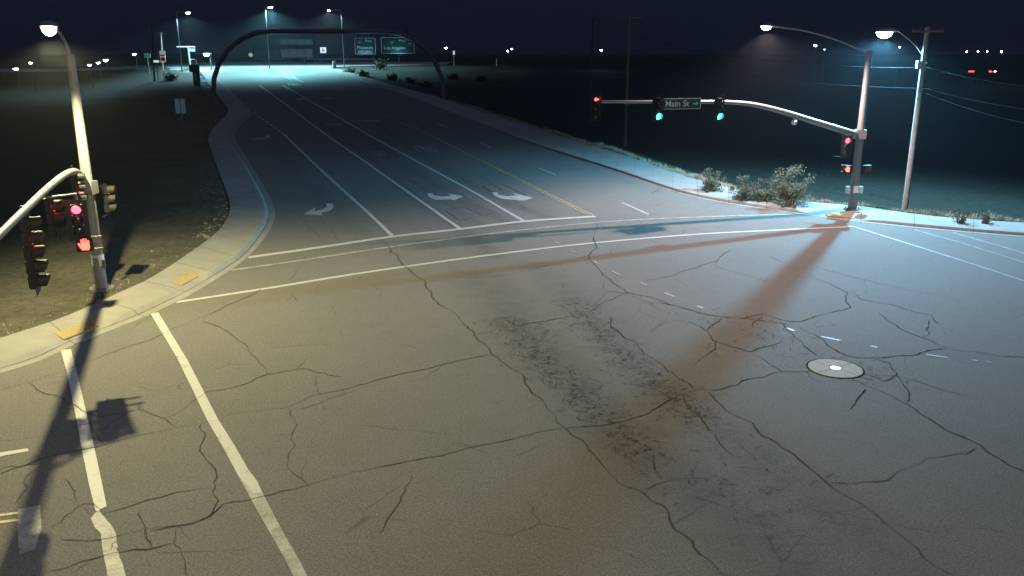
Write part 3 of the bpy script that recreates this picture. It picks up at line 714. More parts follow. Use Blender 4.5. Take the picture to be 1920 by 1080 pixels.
tube('mast_arm', smoothpts([LB+LD*.1+Vector((0, 0, 4.0)), LB+LD*1.0+Vector((0, 0, 4.45)), LB+LD*2.6+Vector((0, 0, 5.0)), LB+LD*5+Vector((0, 0, 5.3)), LB+LD*9+Vector((0, 0, 5.45)), LB+LD*15+Vector((0, 0, 5.5)), LB+LD*19+Vector((0, 0, 5.5))]), [.15-.075*k/36 for k in range(37)], M_galv, lp, 16)
bm = bmesh.new(); add_box(bm, (LB.x+.02, LB.y-.24, LB.z+1.15), (.22, .06, .34), .1, .01); obj('hand_hole_cover', bm, M_galv, lp)
bm = bmesh.new(); bmesh.ops.create_cone(bm, segments=20, radius1=.245, radius2=.24, depth=.45, cap_ends=False, matrix=Matrix.Translation((LB.x, LB.y, LB.z+1.2))); obj('id_band', bm, M_refl, lp, smooth=True)
box('push_button', (LB.x+.28, LB.y-.12, LB.z+1.05), (.12, .12, .32), M_vis, lp, .3, .02)
LIGHTS.append(spot(c-Vector((0, 0, .42)), 9200, (1, .91, .47), (.12, -.10, -1), 154, .5, .11))
NF = Vector((.935, .354, 0))     # way these heads face
def lh(s, z, off=.03): return LB+LD*s+NF*off+Vector((0, 0, z-LB.z))
gl = 'signal heads on the left mast arm'
signal(lh(13.6, 4.62), NF, 'nearest black signal head low at the left frame edge, red glow inside its second visor', gl, {1: ('ball', E_red)}, 5)
signal(lh(9.6, 4.75), NF, 'black signal head on the mast arm between the leftmost head and the pole', gl, {0: ('ball', E_reddim)}, 3)
signal(lh(3.6, 4.75), NF, 'black signal head on the arm bend, close beside the left pole, pale top visor', gl, {1: ('ball', E_reddim)}, 3)
HP = Vector((-12.65, 24.15, 4.63))
hs_ = signal(HP, (.40, -.90), 'red lit signal head in front of the left pole, facing the camera', 'signal heads beside the left pole', {0: ('ball', E_red)}, 3, True, mount='mid', s=.31)
signal(LB+Vector((.62, .25, 3.6)), (.97, .1), 'signal head on the right side of the left pole, seen side on, narrow red lens', 'signal heads beside the left pole', {0: ('ball', E_red)}, 3, False, mount=1)
ped_signal(HP+Vector((.12, -.05, -.72)), (.45, -.89), 'pedestrian signal with glowing orange red hand under the red left signal head', -1)

q = LB+LD*9.9; q.z = 5.4; tube('signal_outrigger', [q, Vector((HP.x-.08, HP.y+.25, 5.35)), Vector((HP.x-.08, HP.y+.25, 3.9))], .035, M_galv, lp, 8)
# RIGHT corner pole
RB = Vector(G(1597, 397)); RB.z += .16; RD = Vector((-.953, -.303, 0)).normalized()
rp_ = thing('signal_pole', 'tall tapered signal pole with long curved mast arm on the far right corner', 'signal pole', (0, 0, 0))
ztop = 9.45
tube('pole_shaft', [Vector((RB.x, RB.y, RB.z+(ztop-RB.z)*k/5)) for k in range(6)], [.27, .25, .225, .2, .175, .16], M_galv, rp_, 20)
pole_base(rp_, RB.x, RB.y, RB.z)
P = []
for u, v in ((1604, 252), (1575, 243), (1530, 229), (1480, 213), (1440, 202), (1405, 195), (1370, 192), (1330, 191), (1220, 191), (1112, 190.5)): P.append(plane_hit(u, v, RB, RD))
Q = smoothpts(P, 5); tube('mast_arm', Q, [.20-.125*k/(len(Q)-1) for k in range(len(Q))], M_galv, rp_, 16)
collar(rp_, RB.x, RB.y, P[0].z, .2, .6)
rl = RB+RD*6.6; rl.z = 10.75
tube('luminaire_arm', smoothpts([Vector((RB.x, RB.y, 9.2)), Vector((RB.x, RB.y, 9.35))+RD*.3, Vector((RB.x, RB.y, 9.95))+RD*2.0, Vector((RB.x, RB.y, 10.5))+RD*4.4, rl]), .05, M_galv, rp_, 10)
E_pink = lit('pale_lamp_lens', (1, .90, .86), 55)
c = luminaire(rp_, rl-RD*.1, RD, E_pink, 1.1)
LIGHTS.append(spot(c-Vector((0, 0, .34)), 8800, (1, .79, .75), (.10, -.15, -1), 152, .5, .11))
box('control_box', (RB.x-.02, RB.y-.30, RB.z+1.25), (.30, .14, .42), M_refl, rp_, 0, .02); box('push_button', (RB.x-.42, RB.y-.12, RB.z+1.2), (.26, .2, .42), M_refl, rp_, .2, .02); box('push_button', (RB.x+.36, RB.y-.12, RB.z+1.2), (.22, .2, .42), M_refl, rp_, -.2, .02)
bm = bmesh.new(); bmesh.ops.create_uvsphere(bm, u_segments=16, v_segments=10, radius=.17, matrix=Matrix.Translation(plane_hit(1489, 227, RB, RD)+Vector((0, -.05, -.05))))
q = plane_hit(1489, 218, RB, RD); add_box(bm, (q.x, q.y, q.z), (.06, .06, .3)); dome = obj('dome_camera', bm, M_refl, None, smooth=True); tag(dome, 'small white dome camera hanging under the right mast arm', 'camera')
RF = Vector((.303, -.953, 0))
def rh(u, v): return plane_hit(u, v, RB, RD)+RF*.38
gr = 'signal heads on the right mast arm'
signal(rh(1227, 203), RF, 'green lit signal head hanging just left of the street name sign', gr, {2: ('ball', E_green)}, 3, True, mount='mid', s=.40)
signal(rh(1341, 203), RF, 'green lit signal head right of the street name sign, where the arm begins to bend', gr, {2: ('ball', E_green)}, 3, True, mount='mid', s=.40)
signal(rh(1111, 200), RF, 'red lit arrow signal head at the far tip of the right mast arm', gr, {0: ('arrow', E_red, 1)}, 3, True, mount='mid', s=.40)
signal(rh(1579, 274), Vector((-.1, -1, 0)), 'red lit signal head fixed beside the right pole under the arm joint', 'signal heads on the right pole', {0: ('ball', E_red)}, 3, True, mount=1)
ped_signal(RB+Vector((-.55, -.12, 2.45)), (-.75, -.66), 'pedestrian signal with small red light on the left side of the right pole', 1, lit('dim_hand', (1, .12, .08), 5))
ped_signal(RB+Vector((.55, -.12, 2.45)), (.75, -.66), 'pedestrian signal with small red light on the right side of the right pole', -1, lit('dim_hand', (1, .12, .08), 5))
# street name sign
a = plane_hit(1237, 194, RB, RD); b = plane_hit(1309, 194, RB, RD); ctr = (a+b)/2+RF*.28; W_ = (b-a).length; H_ = .60
sn = thing('street_name_sign', 'green Main St sign with white border and arrow, on the right mast arm', 'street sign', ctr, head_frame(ctr, RF)+math.pi)
box('sign_panel', (0, 0, 0), (W_, .03, H_), M_green, sn)
bm = bmesh.new()
for c_, s_ in (((0, -.02, H_/2-.03), (W_-.06, .01, .025)), ((0, -.02, -H_/2+.03), (W_-.06, .01, .025)), ((-W_/2+.03, -.02, 0), (.025, .01, H_-.085)), ((W_/2-.03, -.02, 0), (.025, .01, H_-.085))): add_box(bm, c_, s_)
obj('border', bm, M_refl, sn); sign_text('Main St', -.26, 0, .33, M_refl, sn, 1.42, -.022)
bm = arrow_mesh(.2); bmesh.ops.transform(bm, matrix=Matrix.Translation((W_/2-.32, -.022, 0)), verts=bm.verts); obj('arrow_symbol', bm, M_refl, sn)
box('bracket', (0, .13, .05), (.08, .24, .5), M_galv, sn)

# UTILITY pole with blue white lamp
UP = Vector((25.3, 53.6, 0)); UP.z = ground_z(UP.x, UP.y)-.1
up_ = thing('utility_pole', 'pale wooden utility pole with crossarm and bright blue white street lamp', 'utility pole', (0, 0, 0))
utop = plane_hit(1749, 54, UP, (1, 0)); tube('pole_shaft', [UP, Vector((UP.x, UP.y, 5)), Vector((UP.x, UP.y, utop.z+.1))], [.19, .165, .13], mat('weathered_pole', (.24, .24, .235), .8, var=.2, scale=3, bump=.2), up_, 16)
box('crossarm', (UP.x, UP.y-.14, utop.z-.15), (1.9, .10, .12), M_wood, up_)
for k in (-.85, -.45, .45, .85):
    bm = bmesh.new(); bmesh.ops.create_cone(bm, segments=10, radius1=.05, radius2=.035, depth=.16, cap_ends=True, matrix=Matrix.Translation((UP.x+k, UP.y-.14, utop.z-.01))); obj('insulator', bm, M_vis, up_)
U3 = at(1676, 60, 53.0)   # lamp
ja = plane_hit(1738, 118, UP, (1, 0)); jd = Vector((U3.x-UP.x, U3.y-UP.y, 0)).normalized()
armend = U3-jd*.3+Vector((0, 0, .05))
tube('luminaire_arm', smoothpts([ja, ja+(armend-ja)*.4+Vector((0, 0, .25)), armend]), .04, M_galv, up_, 10)
box('junction_box', (UP.x-.25, UP.y, ja.z-.1), (.28, .28, .45), M_alum, up_, 0, .02)
E_blue = lit('blue_white_lamp_lens', (.55, .85, 1), 70)
c = luminaire(up_, armend, jd, E_blue, 2.0)
LIGHTS.append(spot(c-Vector((0, 0, .52)), 32000, (.20, .64, 1), (-.14, -.14, -1), 164, .5, .14, wing=.8))
def wire(p, q, sag, label, par=None):
    pts = [p.lerp(q, k/24)-Vector((0, 0, sag*4*(k/24)*(1-k/24))) for k in range(25)]
    o = tube('overhead_wire', pts, .013, M_wire, par, 6); tag(o, label, 'wire', 'overhead wires on the utility pole'); return o
wa = plane_hit(1740, 127, UP, (1, 0)); wb = plane_hit(1738, 166, UP, (1, 0)); wc = plane_hit(1736, 175, UP, (1, 0))
wire(wa, at(2080, 172, 40), .3, 'highest overhead wire running right from the utility pole to the frame edge')
wire(wb, at(2080, 218, 40), .3, 'middle overhead wire running right from the utility pole')
wire(wc, at(2080, 256, 40), .35, 'lowest overhead wire running right from the utility pole')

# distant utility poles
def util(u, vb, vt, label, t):
    p = at(u, vb, t); gz = ground_z(p.x, p.y); top = at(u, vt, t)
    o = thing('utility_pole', label, 'utility pole', (0, 0, 0), 0, 'dim utility poles in the field')
    tube('pole_shaft', [Vector((p.x, p.y, gz-.2)), Vector((p.x, p.y, top.z))], [.17, .12], M_wood, o, 10); box('crossarm', (p.x, p.y-.12, top.z-.3), (2.4, .1, .12), M_wood, o)
    return Vector((p.x, p.y, top.z-.3))
w1 = util(1173, 250, 30, 'dim dark utility pole left of the green Main St sign, in the field', 86)
w2 = util(1109, 135, 33, 'faint farther utility pole directly above the tip of the signal mast arm', 150)
wire(Vector(wa), Vector((w1.x, w1.y, w1.z-1.6)), .8, 'dim upper wire from utility pole going left behind the signal pole')
wire(Vector(wb), Vector((w1.x, w1.y, w1.z-3)), .8, 'dim lower wire from utility pole going left behind the signal pole')

# ------------------------------------------------------------------ own lamp of the camera corner (behind the camera)
nb = Vector((3.2, -4.0, 0)); nd = Vector((-.6, .8, 0))
np_ = thing('street_lamp', 'grey steel street lamp standing on the near corner behind the viewpoint', 'street lamp', (0, 0, 0))
tube('pole_shaft', [nb, nb+Vector((0, 0, 10))], [.2, .14], M_galv, np_, 14)
tube('luminaire_arm', smoothpts([nb+Vector((0, 0, 9.8)), nb+nd*1.2+Vector((0, 0, 10.8)), nb+nd*2.6+Vector((0, 0, 11))]), .05, M_galv, np_, 8)
c = luminaire(np_, nb+nd*2.6+Vector((0, 0, 11)), nd, E_warm, 1.1)
LIGHTS.append(spot(c-Vector((0, 0, .34)), 4500, (1, .82, .67), (.3, .5, -1), 160, .4, .12))

# ------------------------------------------------------------------ monument cover in the road
mc = G(1566, 691); mt = thing('survey_monument', 'round pale concrete collar with bright white centre cover in the cracked road', 'monument cover', (mc.x, mc.y, mc.z))
bm = bmesh.new(); bmesh.ops.create_cone(bm, segments=48, radius1=.80, radius2=.79, depth=.03, cap_ends=True, matrix=Matrix.Translation((0, 0, .004))); obj('concrete_collar', bm, mat('collar_concrete', (.42, .39, .34), .85, var=.15, scale=9), mt)
bm = bmesh.new(); bmesh.ops.create_cone(bm, segments=24, radius1=.15, radius2=.14, depth=.03, cap_ends=True, matrix=Matrix.Translation((0, 0, .012))); obj('cover', bm, mat('cover_white', (.85, .85, .85), .35, var=.1, metal=.3), mt)
V, F = [], []
for k in range(48):
    a0, a1 = 2*math.pi*k/48, 2*math.pi*(k+1)/48; o_ = len(V); V += [(r*math.cos(a), r*math.sin(a), .012) for r in (.80, .845) for a in (a0, a1)]; F.append((o_, o_+1, o_+3, o_+2))
pyobj('joint_seal', V, F, M_crack, mt)
bm = bmesh.new()
for a in (.55, .55+math.pi, 2.2, 2.2+math.pi): add_box(bm, (.47*math.cos(a), .47*math.sin(a), .0202), (.64, .012, .004), a)
obj('expansion_joint', bm, mat('joint_dark', (.16, .145, .12), .9, var=0), mt)

# ------------------------------------------------------------------ sign gantry over the approach
gA = G(402, 197); gB = G(832, 187); gz_ = 12.3
gt = thing('sign_gantry', 'dark curved monotube gantry spanning the approach road', 'gantry', (0, 0, 0))
AB = (gB-gA); AB.z = 0; Ld = AB.length; e = AB.normalized()
R6 = 8.5; pts = [gA+Vector((0, 0, -.2)), gA+Vector((0, 0, 1.5))]
for k in range(0, 7):
    a = k/6*math.pi/2; pts.append(Vector((gA.x, gA.y, gz_-R6))+e*(R6*(1-math.cos(a)))+Vector((0, 0, R6*math.sin(a))))
for k in range(6, -1, -1):
    a = k/6*math.pi/2; pts.append(Vector((gB.x, gB.y, gz_-R6))-e*(R6*(1-math.cos(a)))+Vector((0, 0, R6*math.sin(a))))
pts += [gB+Vector((0, 0, 1)), gB+Vector((0, 0, -.2))]
tube('monotube', pts, .33, mat('gantry_steel', (.17, .18, .20), .6, .3, var=.1), gt, 16)
for q in (gA, gB):
    bm = bmesh.new(); bmesh.ops.create_cone(bm, segments=20, radius1=.6, radius2=.6, depth=.5, cap_ends=True, matrix=Matrix.Translation(q)); obj('footing', bm, M_conc, gt)
def gantry_sign(u0, u1, v0, v1, lab):
    t = 118+(u0-400)/430*9
    a = at(u0, v1, t); b = at(u1, v0, t); W = b.x-a.x; H = b.z-a.z; p = Vector(((a.x+b.x)/2, a.y-1.0, (a.z+b.z)/2))
    o = thing('guide_sign', lab, 'road sign', p, R_(12), 'green guide signs by the gantry')
    box('sign_panel', (0, 0, 0), (W, .08, H), M_green, o)
    bm = bmesh.new(); k = .07
    for c_, s_ in (((0, -.05, H/2-k), (W-.1, .02, .07)), ((0, -.05, -H/2+k), (W-.1, .02, .07)), ((-W/2+k, -.05, 0), (.07, .02, H-.21)), ((W/2-k, -.05, 0), (.07, .02, H-.21))): add_box(bm, c_, s_)
    obj('border', bm, M_refl, o)
    bm = bmesh.new(); add_box(bm, (0, -1.5, -H/2-.35), (W*.55, .14, .12)); add_box(bm, (0, -.75, -H/2-.35), (.06, 1.5, .06)); obj('added_sign_light', bm, M_dark, o)  # added light bar under the panel, there only to light the sign
    box('hanger', (-W*.3, .2, H/2+.3), (.12, .15, 1.6), M_dark, o); box('hanger', (W*.3, .2, H/2+.3), (.12, .15, 1.6), M_dark, o)
    LIGHTS.append(spot(p+Vector((.3, -1.5, -H/2-.25)), 130, (.35, .75, 1), (-.1, .55, .8), 150, .6, .3, 'added_sign_lamp', 0))  # added lamp that brightens the sign face
    return o, W, H
def shield(o, cx, cz, s, num='10'):
    P = [(-.5, .42), (-.25, .5), (0, .42), (.25, .5), (.5, .42), (.52, .05), (.35, -.3), (0, -.5), (-.35, -.3), (-.52, .05)]
    bm = bmesh.new(); f = bm.faces.new([bm.verts.new((cx+a*s, -.06, cz+b*s)) for a, b in P]); bmesh.ops.solidify(bm, geom=[f], thickness=.02); sh = obj('route_shield', bm, M_refl, o)
    P2 = [(a*.88, b*.88) for a, b in P]
    bm = bmesh.new(); f = bm.faces.new([bm.verts.new((cx+a*s, -.09, cz+b*s)) for a, b in P2]); bmesh.ops.solidify(bm, geom=[f], thickness=.01); obj('shield_face', bm, M_signb, sh)
    sign_text(num, cx, cz-.05*s, s*.42, M_refl, sh, s*.5, -.11)
o, W, H = gantry_sign(668, 707, 71, 102, 'green East Phoenix guide sign, the narrower of the two')
shield(o, -.85, .65, .75); sign_text('East', .55, .72, .38, M_refl, o, 1.0, -.06); sign_text('Phoenix', 0, -.22, .42, M_refl, o, 2.3, -.06); sign_text('EXIT ONLY', 0, -.80, .28, M_refl, o, 2.1, -.06)
o, W, H = gantry_sign(717, 779, 70, 101, 'wider green West Los Angeles guide sign with an arrow pointing right')
shield(o, -.85, .55, .75); sign_text('West', .65, .68, .36, M_refl, o, 1.1, -.06); sign_text('Los Angeles', -.45, -.35, .40, M_refl, o, 3.1, -.06)
bm = arrow_mesh(.33); bmesh.ops.transform(bm, matrix=Matrix.Translation((1.75, -.06, .25)), verts=bm.verts); obj('arrow_symbol', bm, M_refl, o)

# ------------------------------------------------------------------ distant lamps
def far_lamp(u, v, t, ubase, label, E, size=1.0, power=0, col=(1, 1, 1), group='distant street lamps', name='street_lamp', minz=None, aim=(0, 0, -1)):
    p = at(u, v, t); q = at(ubase, v, t); gz = max(ground_z(q.x, q.y), float(z0(q.x, q.y))-.2) if minz is None else minz
    o = thing(name, label, 'street lamp', (0, 0, 0), 0, group)
    pr = .09 if power else .045
    d = Vector((p.x-q.x, p.y-q.y, 0)); d = d.normalized() if d.length > .3 else Vector((-.6, -.8, 0))
    tube('pole_shaft', [Vector((q.x, q.y, gz-.2)), Vector((q.x, q.y, p.z+.1))], [pr*1.4, pr], mat('dark_pole', (.02, .022, .024), .7, var=.1), o, 8)
    if (p-q).length > .5: tube('luminaire_arm', [Vector((q.x, q.y, p.z)), p-d*.4*size+Vector((0, 0, .1))], .05, M_galv, o, 6)
    c = luminaire(o, p-d*.45*size, d, E, size)
    if power: LIGHTS.append(spot(c-Vector((0, 0, .3*size+.15)), power, col, aim, 158, .4, .2, wing=1.7))
    return o
E_cy = lit('cyan_white_lens', (.72, .92, 1), 60); E_cy2 = lit('cool_white_lens', (.8, .9, 1), 80); E_wf = lit('warm_far_lens', (1, .88, .78), 80)
far_lamp(507, 13, 205, 497, 'bright cyan white street lamp above the far end of the approach road', E_cy, 1.8, 48000, (.30, .88, 1))
far_lamp(617, 19, 225, 640, 'small street lamp behind the wooden post, right of the brightest far lamp', E_cy2, 1.2, 20000, (.5, .85, 1))
far_lamp(352, 23, 190, 330, 'bright blue white street lamp high above the left side of the far crossing', E_cy, 1.9, 15000, (.42, .8, 1))
far_lamp(387, 101, 200, 394, 'low glaring cyan lamp just left of the curved gantry column', E_cy, 2.6, 2500, (.6, .9, 1))
gf = 'small far lamps along the left horizon'
for u, v, t, s_, E, lab in ((30, 128, 165, 1.7, E_wf, 'warm far lamp nearest the left frame edge'), (57, 117, 180, 1.3, E_cy2, 'small far lamp just right of the warm leftmost lamp'),
    (168, 121, 180, 1.5, E_cy2, 'left one of three close far lamps right of the near pole'), (184, 117, 185, 1.4, E_cy2, 'middle one of three close far lamps right of the near pole'), (198, 112, 185, 1.8, E_cy2, 'right one of three close far lamps right of the near pole'),
    (252, 101, 190, 1.5, E_cy2, 'single far lamp beside the small distant green sign')):
    far_lamp(u, v, t, u+2, lab, E, s_, 0, group=gf)
gq = 'small far lamps along the right horizon'
for u, v, s_, E, lab in ((836, 89, 1.5, E_cy2, 'small white far lamp above the right gantry column'), (952, 95, 1.1, E_cy2, 'left of a close pair of tiny far lamps over the dark field'), (960, 91, 1.0, E_cy2, 'right of a close pair of tiny far lamps over the dark field'),
    (1128, 93, 1.4, E_cy2, 'lone tiny far lamp between the two dim utility poles'), (1687, 88, .9, E_cy2, 'tiny dot lamp just below the bright utility pole lamp'),
    (1813, 96, .9, E_wf, 'leftmost of four tiny far lamps at the right edge'), (1834, 96, .9, E_wf, 'second of four tiny far lamps at the right edge'), (1851, 96, 1.0, E_wf, 'third of four tiny far lamps at the right edge'), (1878, 96, 1.4, E_wf, 'rightmost and brightest of four tiny far lamps'),
    (1546, 92, 1.1, lit('teal_lens', (.3, .8, .75), 12), 'dim teal far lamp just right of the blue star bright lamp')):
    far_lamp(u, v, 200, u+1, lab, E, s_, 0, group=gq)
far_lamp(1529, 84, 200, 1531, 'blue white far lamp left of the right signal pole', E_cy, 1.9, 0, group=gq)

# ------------------------------------------------------------------ distant structures
def zbase(p): return max(ground_z(p.x, p.y), float(z0(p.x, p.y)))
bp = at(534, 112, 420); bz = zbase(bp)
bd = thing('building', 'long low two storey building with pale window bands beyond the crossing', 'building', (bp.x, bp.y, bz), R_(10))
M_bw = mat('dark_wall', (.05, .055, .07), .8, var=.1, scale=.5)
box('wall', (0, 5, 6), (30, 10, 12), M_bw, bd); box('roof', (0, 5, 12.15), (30.6, 10.6, .3), M_dark, bd)
M_win = mat('window_glow', (.05, .06, .07), .3, var=.2, scale=.6, emis=(.32, .50, .62), estr=.085)
for k in range(4):
    x_ = .3+k*3.9; f_ = box('window', (x_, -.03, 8.9), (3.5, .06, 2.6), M_win, bd); f_ = box('window', (x_, -.03, 3.4), (3.5, .06, 4.0), M_win, bd)
box('loading_wall', (-8, -.6, 2.6), (13, 1.2, 4.6), mat('grey_cladding', (.28, .31, .31), .7, var=.1, scale=1), bd)
# guardrail
ga = G(574, 116.5); gb2 = G(702, 116.5)
gr_ = thing('guardrail', 'white horizontal guardrail in front of the far building', 'guardrail', (0, 0, 0))
hr = 1.15; bm = bmesh.new(); dv = (gb2-ga); n_ = 9
add_tube(bm, [ga+Vector((0, 0, hr)), gb2+Vector((0, 0, hr))], .3, 8); obj('rail', bm, M_refl, gr_)
for k in range(n_): q = ga+dv*k/(n_-1); box('post', (q.x, q.y, q.z+.6), (.2, .2, 1.3), M_galv, gr_)
def post(u, v0, v1, wpx, t, m, name, lab, cat):
    a = at(u, v1, t); b = at(u, v0, t); gz = zbase(a); o = thing(name, lab, cat, (a.x, a.y, gz))
    r = wpx/2/FPX*t; bm = bmesh.new(); add_tube(bm, [(0, 0, -.4), (0, 0, b.z-gz)], [r, r*.95], 10); obj('shaft', bm, m, o)
    bm = bmesh.new(); bmesh.ops.create_cone(bm, segments=10, radius1=r*1.05, radius2=r*.6, depth=.12, cap_ends=True, matrix=Matrix.Translation((0, 0, b.z-gz+.05))); obj('cap', bm, m, o)
post(627, 115, 127, 7, 205, mat('grey_post', (.2, .22, .22), .8, var=.1), 'bollard', 'thick grey post at the far end of the right sidewalk', 'post')
post(571, 104, 116, 2.2, 330, M_refl, 'marker_post', 'thin white marker post at the left end of the guardrail', 'post')
post(748, 100, 114, 2.0, 300, M_refl, 'marker_post', 'thin pale post standing under the wider green guide sign', 'post')
post(931, 110, 120, 1.6, 240, M_refl, 'marker_post', 'thin pale marker post far out in the dark field', 'post')
def small_sign(u, v, wpx, hpx, vb, t, mface, shape, name, lab, face=None, txt=None):
    p = at(u, v, t); W = wpx/FPX*t; H = hpx/FPX*t; gz = zbase(p); o = thing(name, lab, 'road sign', (p.x, p.y, gz)); zc = p.z-gz
    if shape == 'diamond':
        bm = bmesh.new(); add_box(bm, (0, 0, 0), (W*.72, .05, W*.72)); bmesh.ops.transform(bm, matrix=Matrix.Translation((0, 0, zc)) @ Matrix.Rotation(math.pi/4, 4, 'Y'), verts=bm.verts); pn = obj('sign_panel', bm, mface, o)
    else: pn = box('sign_panel', (0, 0, zc), (W, .06, H), mface, o)
    if face: face(o, zc, W, H)
    tube('post', [(0, .08, -.3), (0, .08, zc+H*.3)], .05 if t < 120 else .08, M_galv, o, 8); return o
small_sign(470, 103, 9, 9, 113, 300, lit('diamond_glow_face', (.75, .78, .75), .45), 'diamond', 'warning_sign', 'pale diamond warning sign at the end of the far crossing')  # face glows faintly in place of light falling on it
def f_blue(o, zc, W, H):
    box('symbol', (-.05*W, -.05, zc), (W*.18, .03, H*.62), M_signb, o); box('symbol', (.12*W, -.05, zc-.05*H), (W*.3, .03, H*.16), M_signb, o)
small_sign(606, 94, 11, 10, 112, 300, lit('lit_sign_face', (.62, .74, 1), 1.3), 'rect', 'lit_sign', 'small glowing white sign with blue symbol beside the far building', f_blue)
small_sign(276, 104, 12, 8, 118, 190, mat('teal_glow_sign', (.06, .26, .22), .5, var=.1, emis=(.06, .2, .17), estr=.35), 'rect', 'guide_sign', 'small teal green sign on the far left horizon')  # weak glow in the panel stands in for light on it
small_sign(293, 115, 10, 4, 138, 165, lit('glowing_plate', (.6, .85, .85), .9), 'rect', 'plate_sign', 'tiny bright plate on a dark post at the far left')  # plate made to glow, with no lamp of its own
def f_red(o, zc, W, H):
    box('symbol', (0, -.05, zc-H*.22), (W*.8, .03, H*.3), M_signr, o); box('symbol', (0, -.05, zc+H*.1), (W*.8, .03, H*.12), M_signr, o)
small_sign(305, 106, 10, 21, 120, 190, mat('white_glow_sign', (.7, .68, .68), .5, var=.1, emis=(.7, .6, .65), estr=.3), 'rect', 'price_sign', 'tall narrow white sign with red bands at the far left', f_red)  # weak glow put into the white face as if lit
small_sign(851, 99, 3.5, 7, 115, 240, lit('marker_glow_face', (.8, .85, .85), .7), 'rect', 'marker_sign', 'tiny white marker right of the gantry column')  # marker emits a little to stand in for light it catches
small_sign(361, 112, 8, 3, 120, 200, lit('glowing_plate', (.6, .85, .85), .9), 'rect', 'plate_sign', 'tiny bright plate left of the low cyan lamp')
# paired sign in the left field, teal light put into panel colour and glow
def f_pair(o, zc, W, H): box('divider', (.02*W, -.05, zc), (.07*W, .03, H), M_signb, o)
sp_ = G(345, 262); tt = 95
small_sign(338, 199, 19, 27, 262, tt, mat('teal_glow_panel', (.30, .50, .55), .5, var=.1, scale=2, emis=(.2, .5, .58), estr=.06), 'rect', 'panel_sign', 'pale blue two panel sign on a thin post in the dark left field', f_pair)
# tall thin poles on the left horizon
for u, vt, vb, t, lab in ((288, 45, 138, 165, 'tall dark bare pole beside the white and red sign'), (302, 60, 98, 200, 'thin far pole rising above the white and red sign')):
    p = at(u, vb, t); tp = at(u-(4 if u < 300 else 0), vt, t); o = thing('utility_pole', lab, 'utility pole', (0, 0, 0), 0, 'bare poles on the left horizon')
    tube('pole_shaft', [Vector((p.x, p.y, zbase(p)-.2)), tp], [.2, .13], M_wood, o, 8); box('crossarm', (tp.x, tp.y, tp.z-.3), (1.2, .1, .1), M_wood, o)
# far signal mast
p = at(357, 120, 195); o = thing('signal_pole', 'small pale far signal pole with level arm and hanging sign', 'signal pole', (p.x, p.y, zbase(p))); zt = at(357, 88, 195).z-zbase(p); sc = 195/FPX
tube('pole_shaft', [(0, 0, -.2), (-.2, 0, zt)], [.22, .15], M_refl, o, 8); tube('mast_arm', [(1.4, 0, zt), (-22*sc, 0, zt)], .14, M_refl, o, 8); box('sign_panel', (.7, -.1, zt-.7), (12*sc, .06, .7), M_refl, o)
box('signal_head', (.9, 0, zt-3.4), (9*sc, .3, 1.2), M_dark, o)
# cabinet with pedestal
p = at(368, 152, 150); gz = zbase(p); o = thing('utility_cabinet', 'dark teal box shaped cabinet on a pedestal beside the left sidewalk end', 'cabinet', (p.x, p.y, gz), .2)
M_cab = mat('cabinet_paint', (.10, .17, .18), .6, var=.12); hh = at(366, 121, 150).z-gz
box('pedestal', (.1, 0, (hh-1.2)/2), (1.1, .8, hh-1.2), M_cab, o, 0, .03); box('cabinet_body', (-.1, 0, hh-.65), (1.7, .95, 1.3), M_cab, o, 0, .05); box('door', (-.1, -.49, hh-.65), (1.5, .03, 1.1), M_cab, o, 0, .01); box('notice_plate', (-.05, -.42, (hh-1.2)*.62), (.22, .04, 1.3), M_refl, o)

# trucks with lights at the right edge
def truck(u, label, lamps):
    p = at(u, 134, 270); gz = zbase(p); o = thing('parked_truck', label, 'truck', (p.x, p.y, gz), .2, 'trucks far off at the right edge')
    box('trailer', (0, 5, 2.4), (2.6, 10, 2.8), mat('truck_grey', (.05, .05, .055), .6, var=.1), o, 0, .05); box('cab', (0, 11.5, 1.9), (2.4, 2.2, 2.6), mat('truck_grey', (.05,)*3), o, 0, .15); box('chassis', (0, 5, .85), (1.2, 11, .3), M_dark, o)
    for x_ in (-1, 1):
        for y_ in (1, 2.3, 10.8):
            bm = bmesh.new(); bmesh.ops.create_cone(bm, segments=14, radius1=.5, radius2=.5, depth=.3, cap_ends=True, matrix=Matrix.Translation((x_, y_, .5)) @ Matrix.Rotation(math.pi/2, 4, 'Y')); obj('wheel', bm, M_dark, o)
    for du, c_, s_ in lamps:
        x_ = du/FPX*270; zl = at(u, 134, 270).z-gz; box('tail_lamp', (x_, -.06, zl), (s_, .1, .32), c_, o, 0, .02)
E_tail = lit('tail_red', (1, .05, .08), 6); E_tw = lit('tail_white', (1, .95, .8), 8)
truck(1821, 'left far truck showing a red tail light strip at the right edge', [(-3, E_tail, .9), (3, E_tail, 1.1)])
truck(1862, 'right far truck showing red and white lights at the right edge', [(-6, E_tail, 1.1), (4, E_tw, .7)])

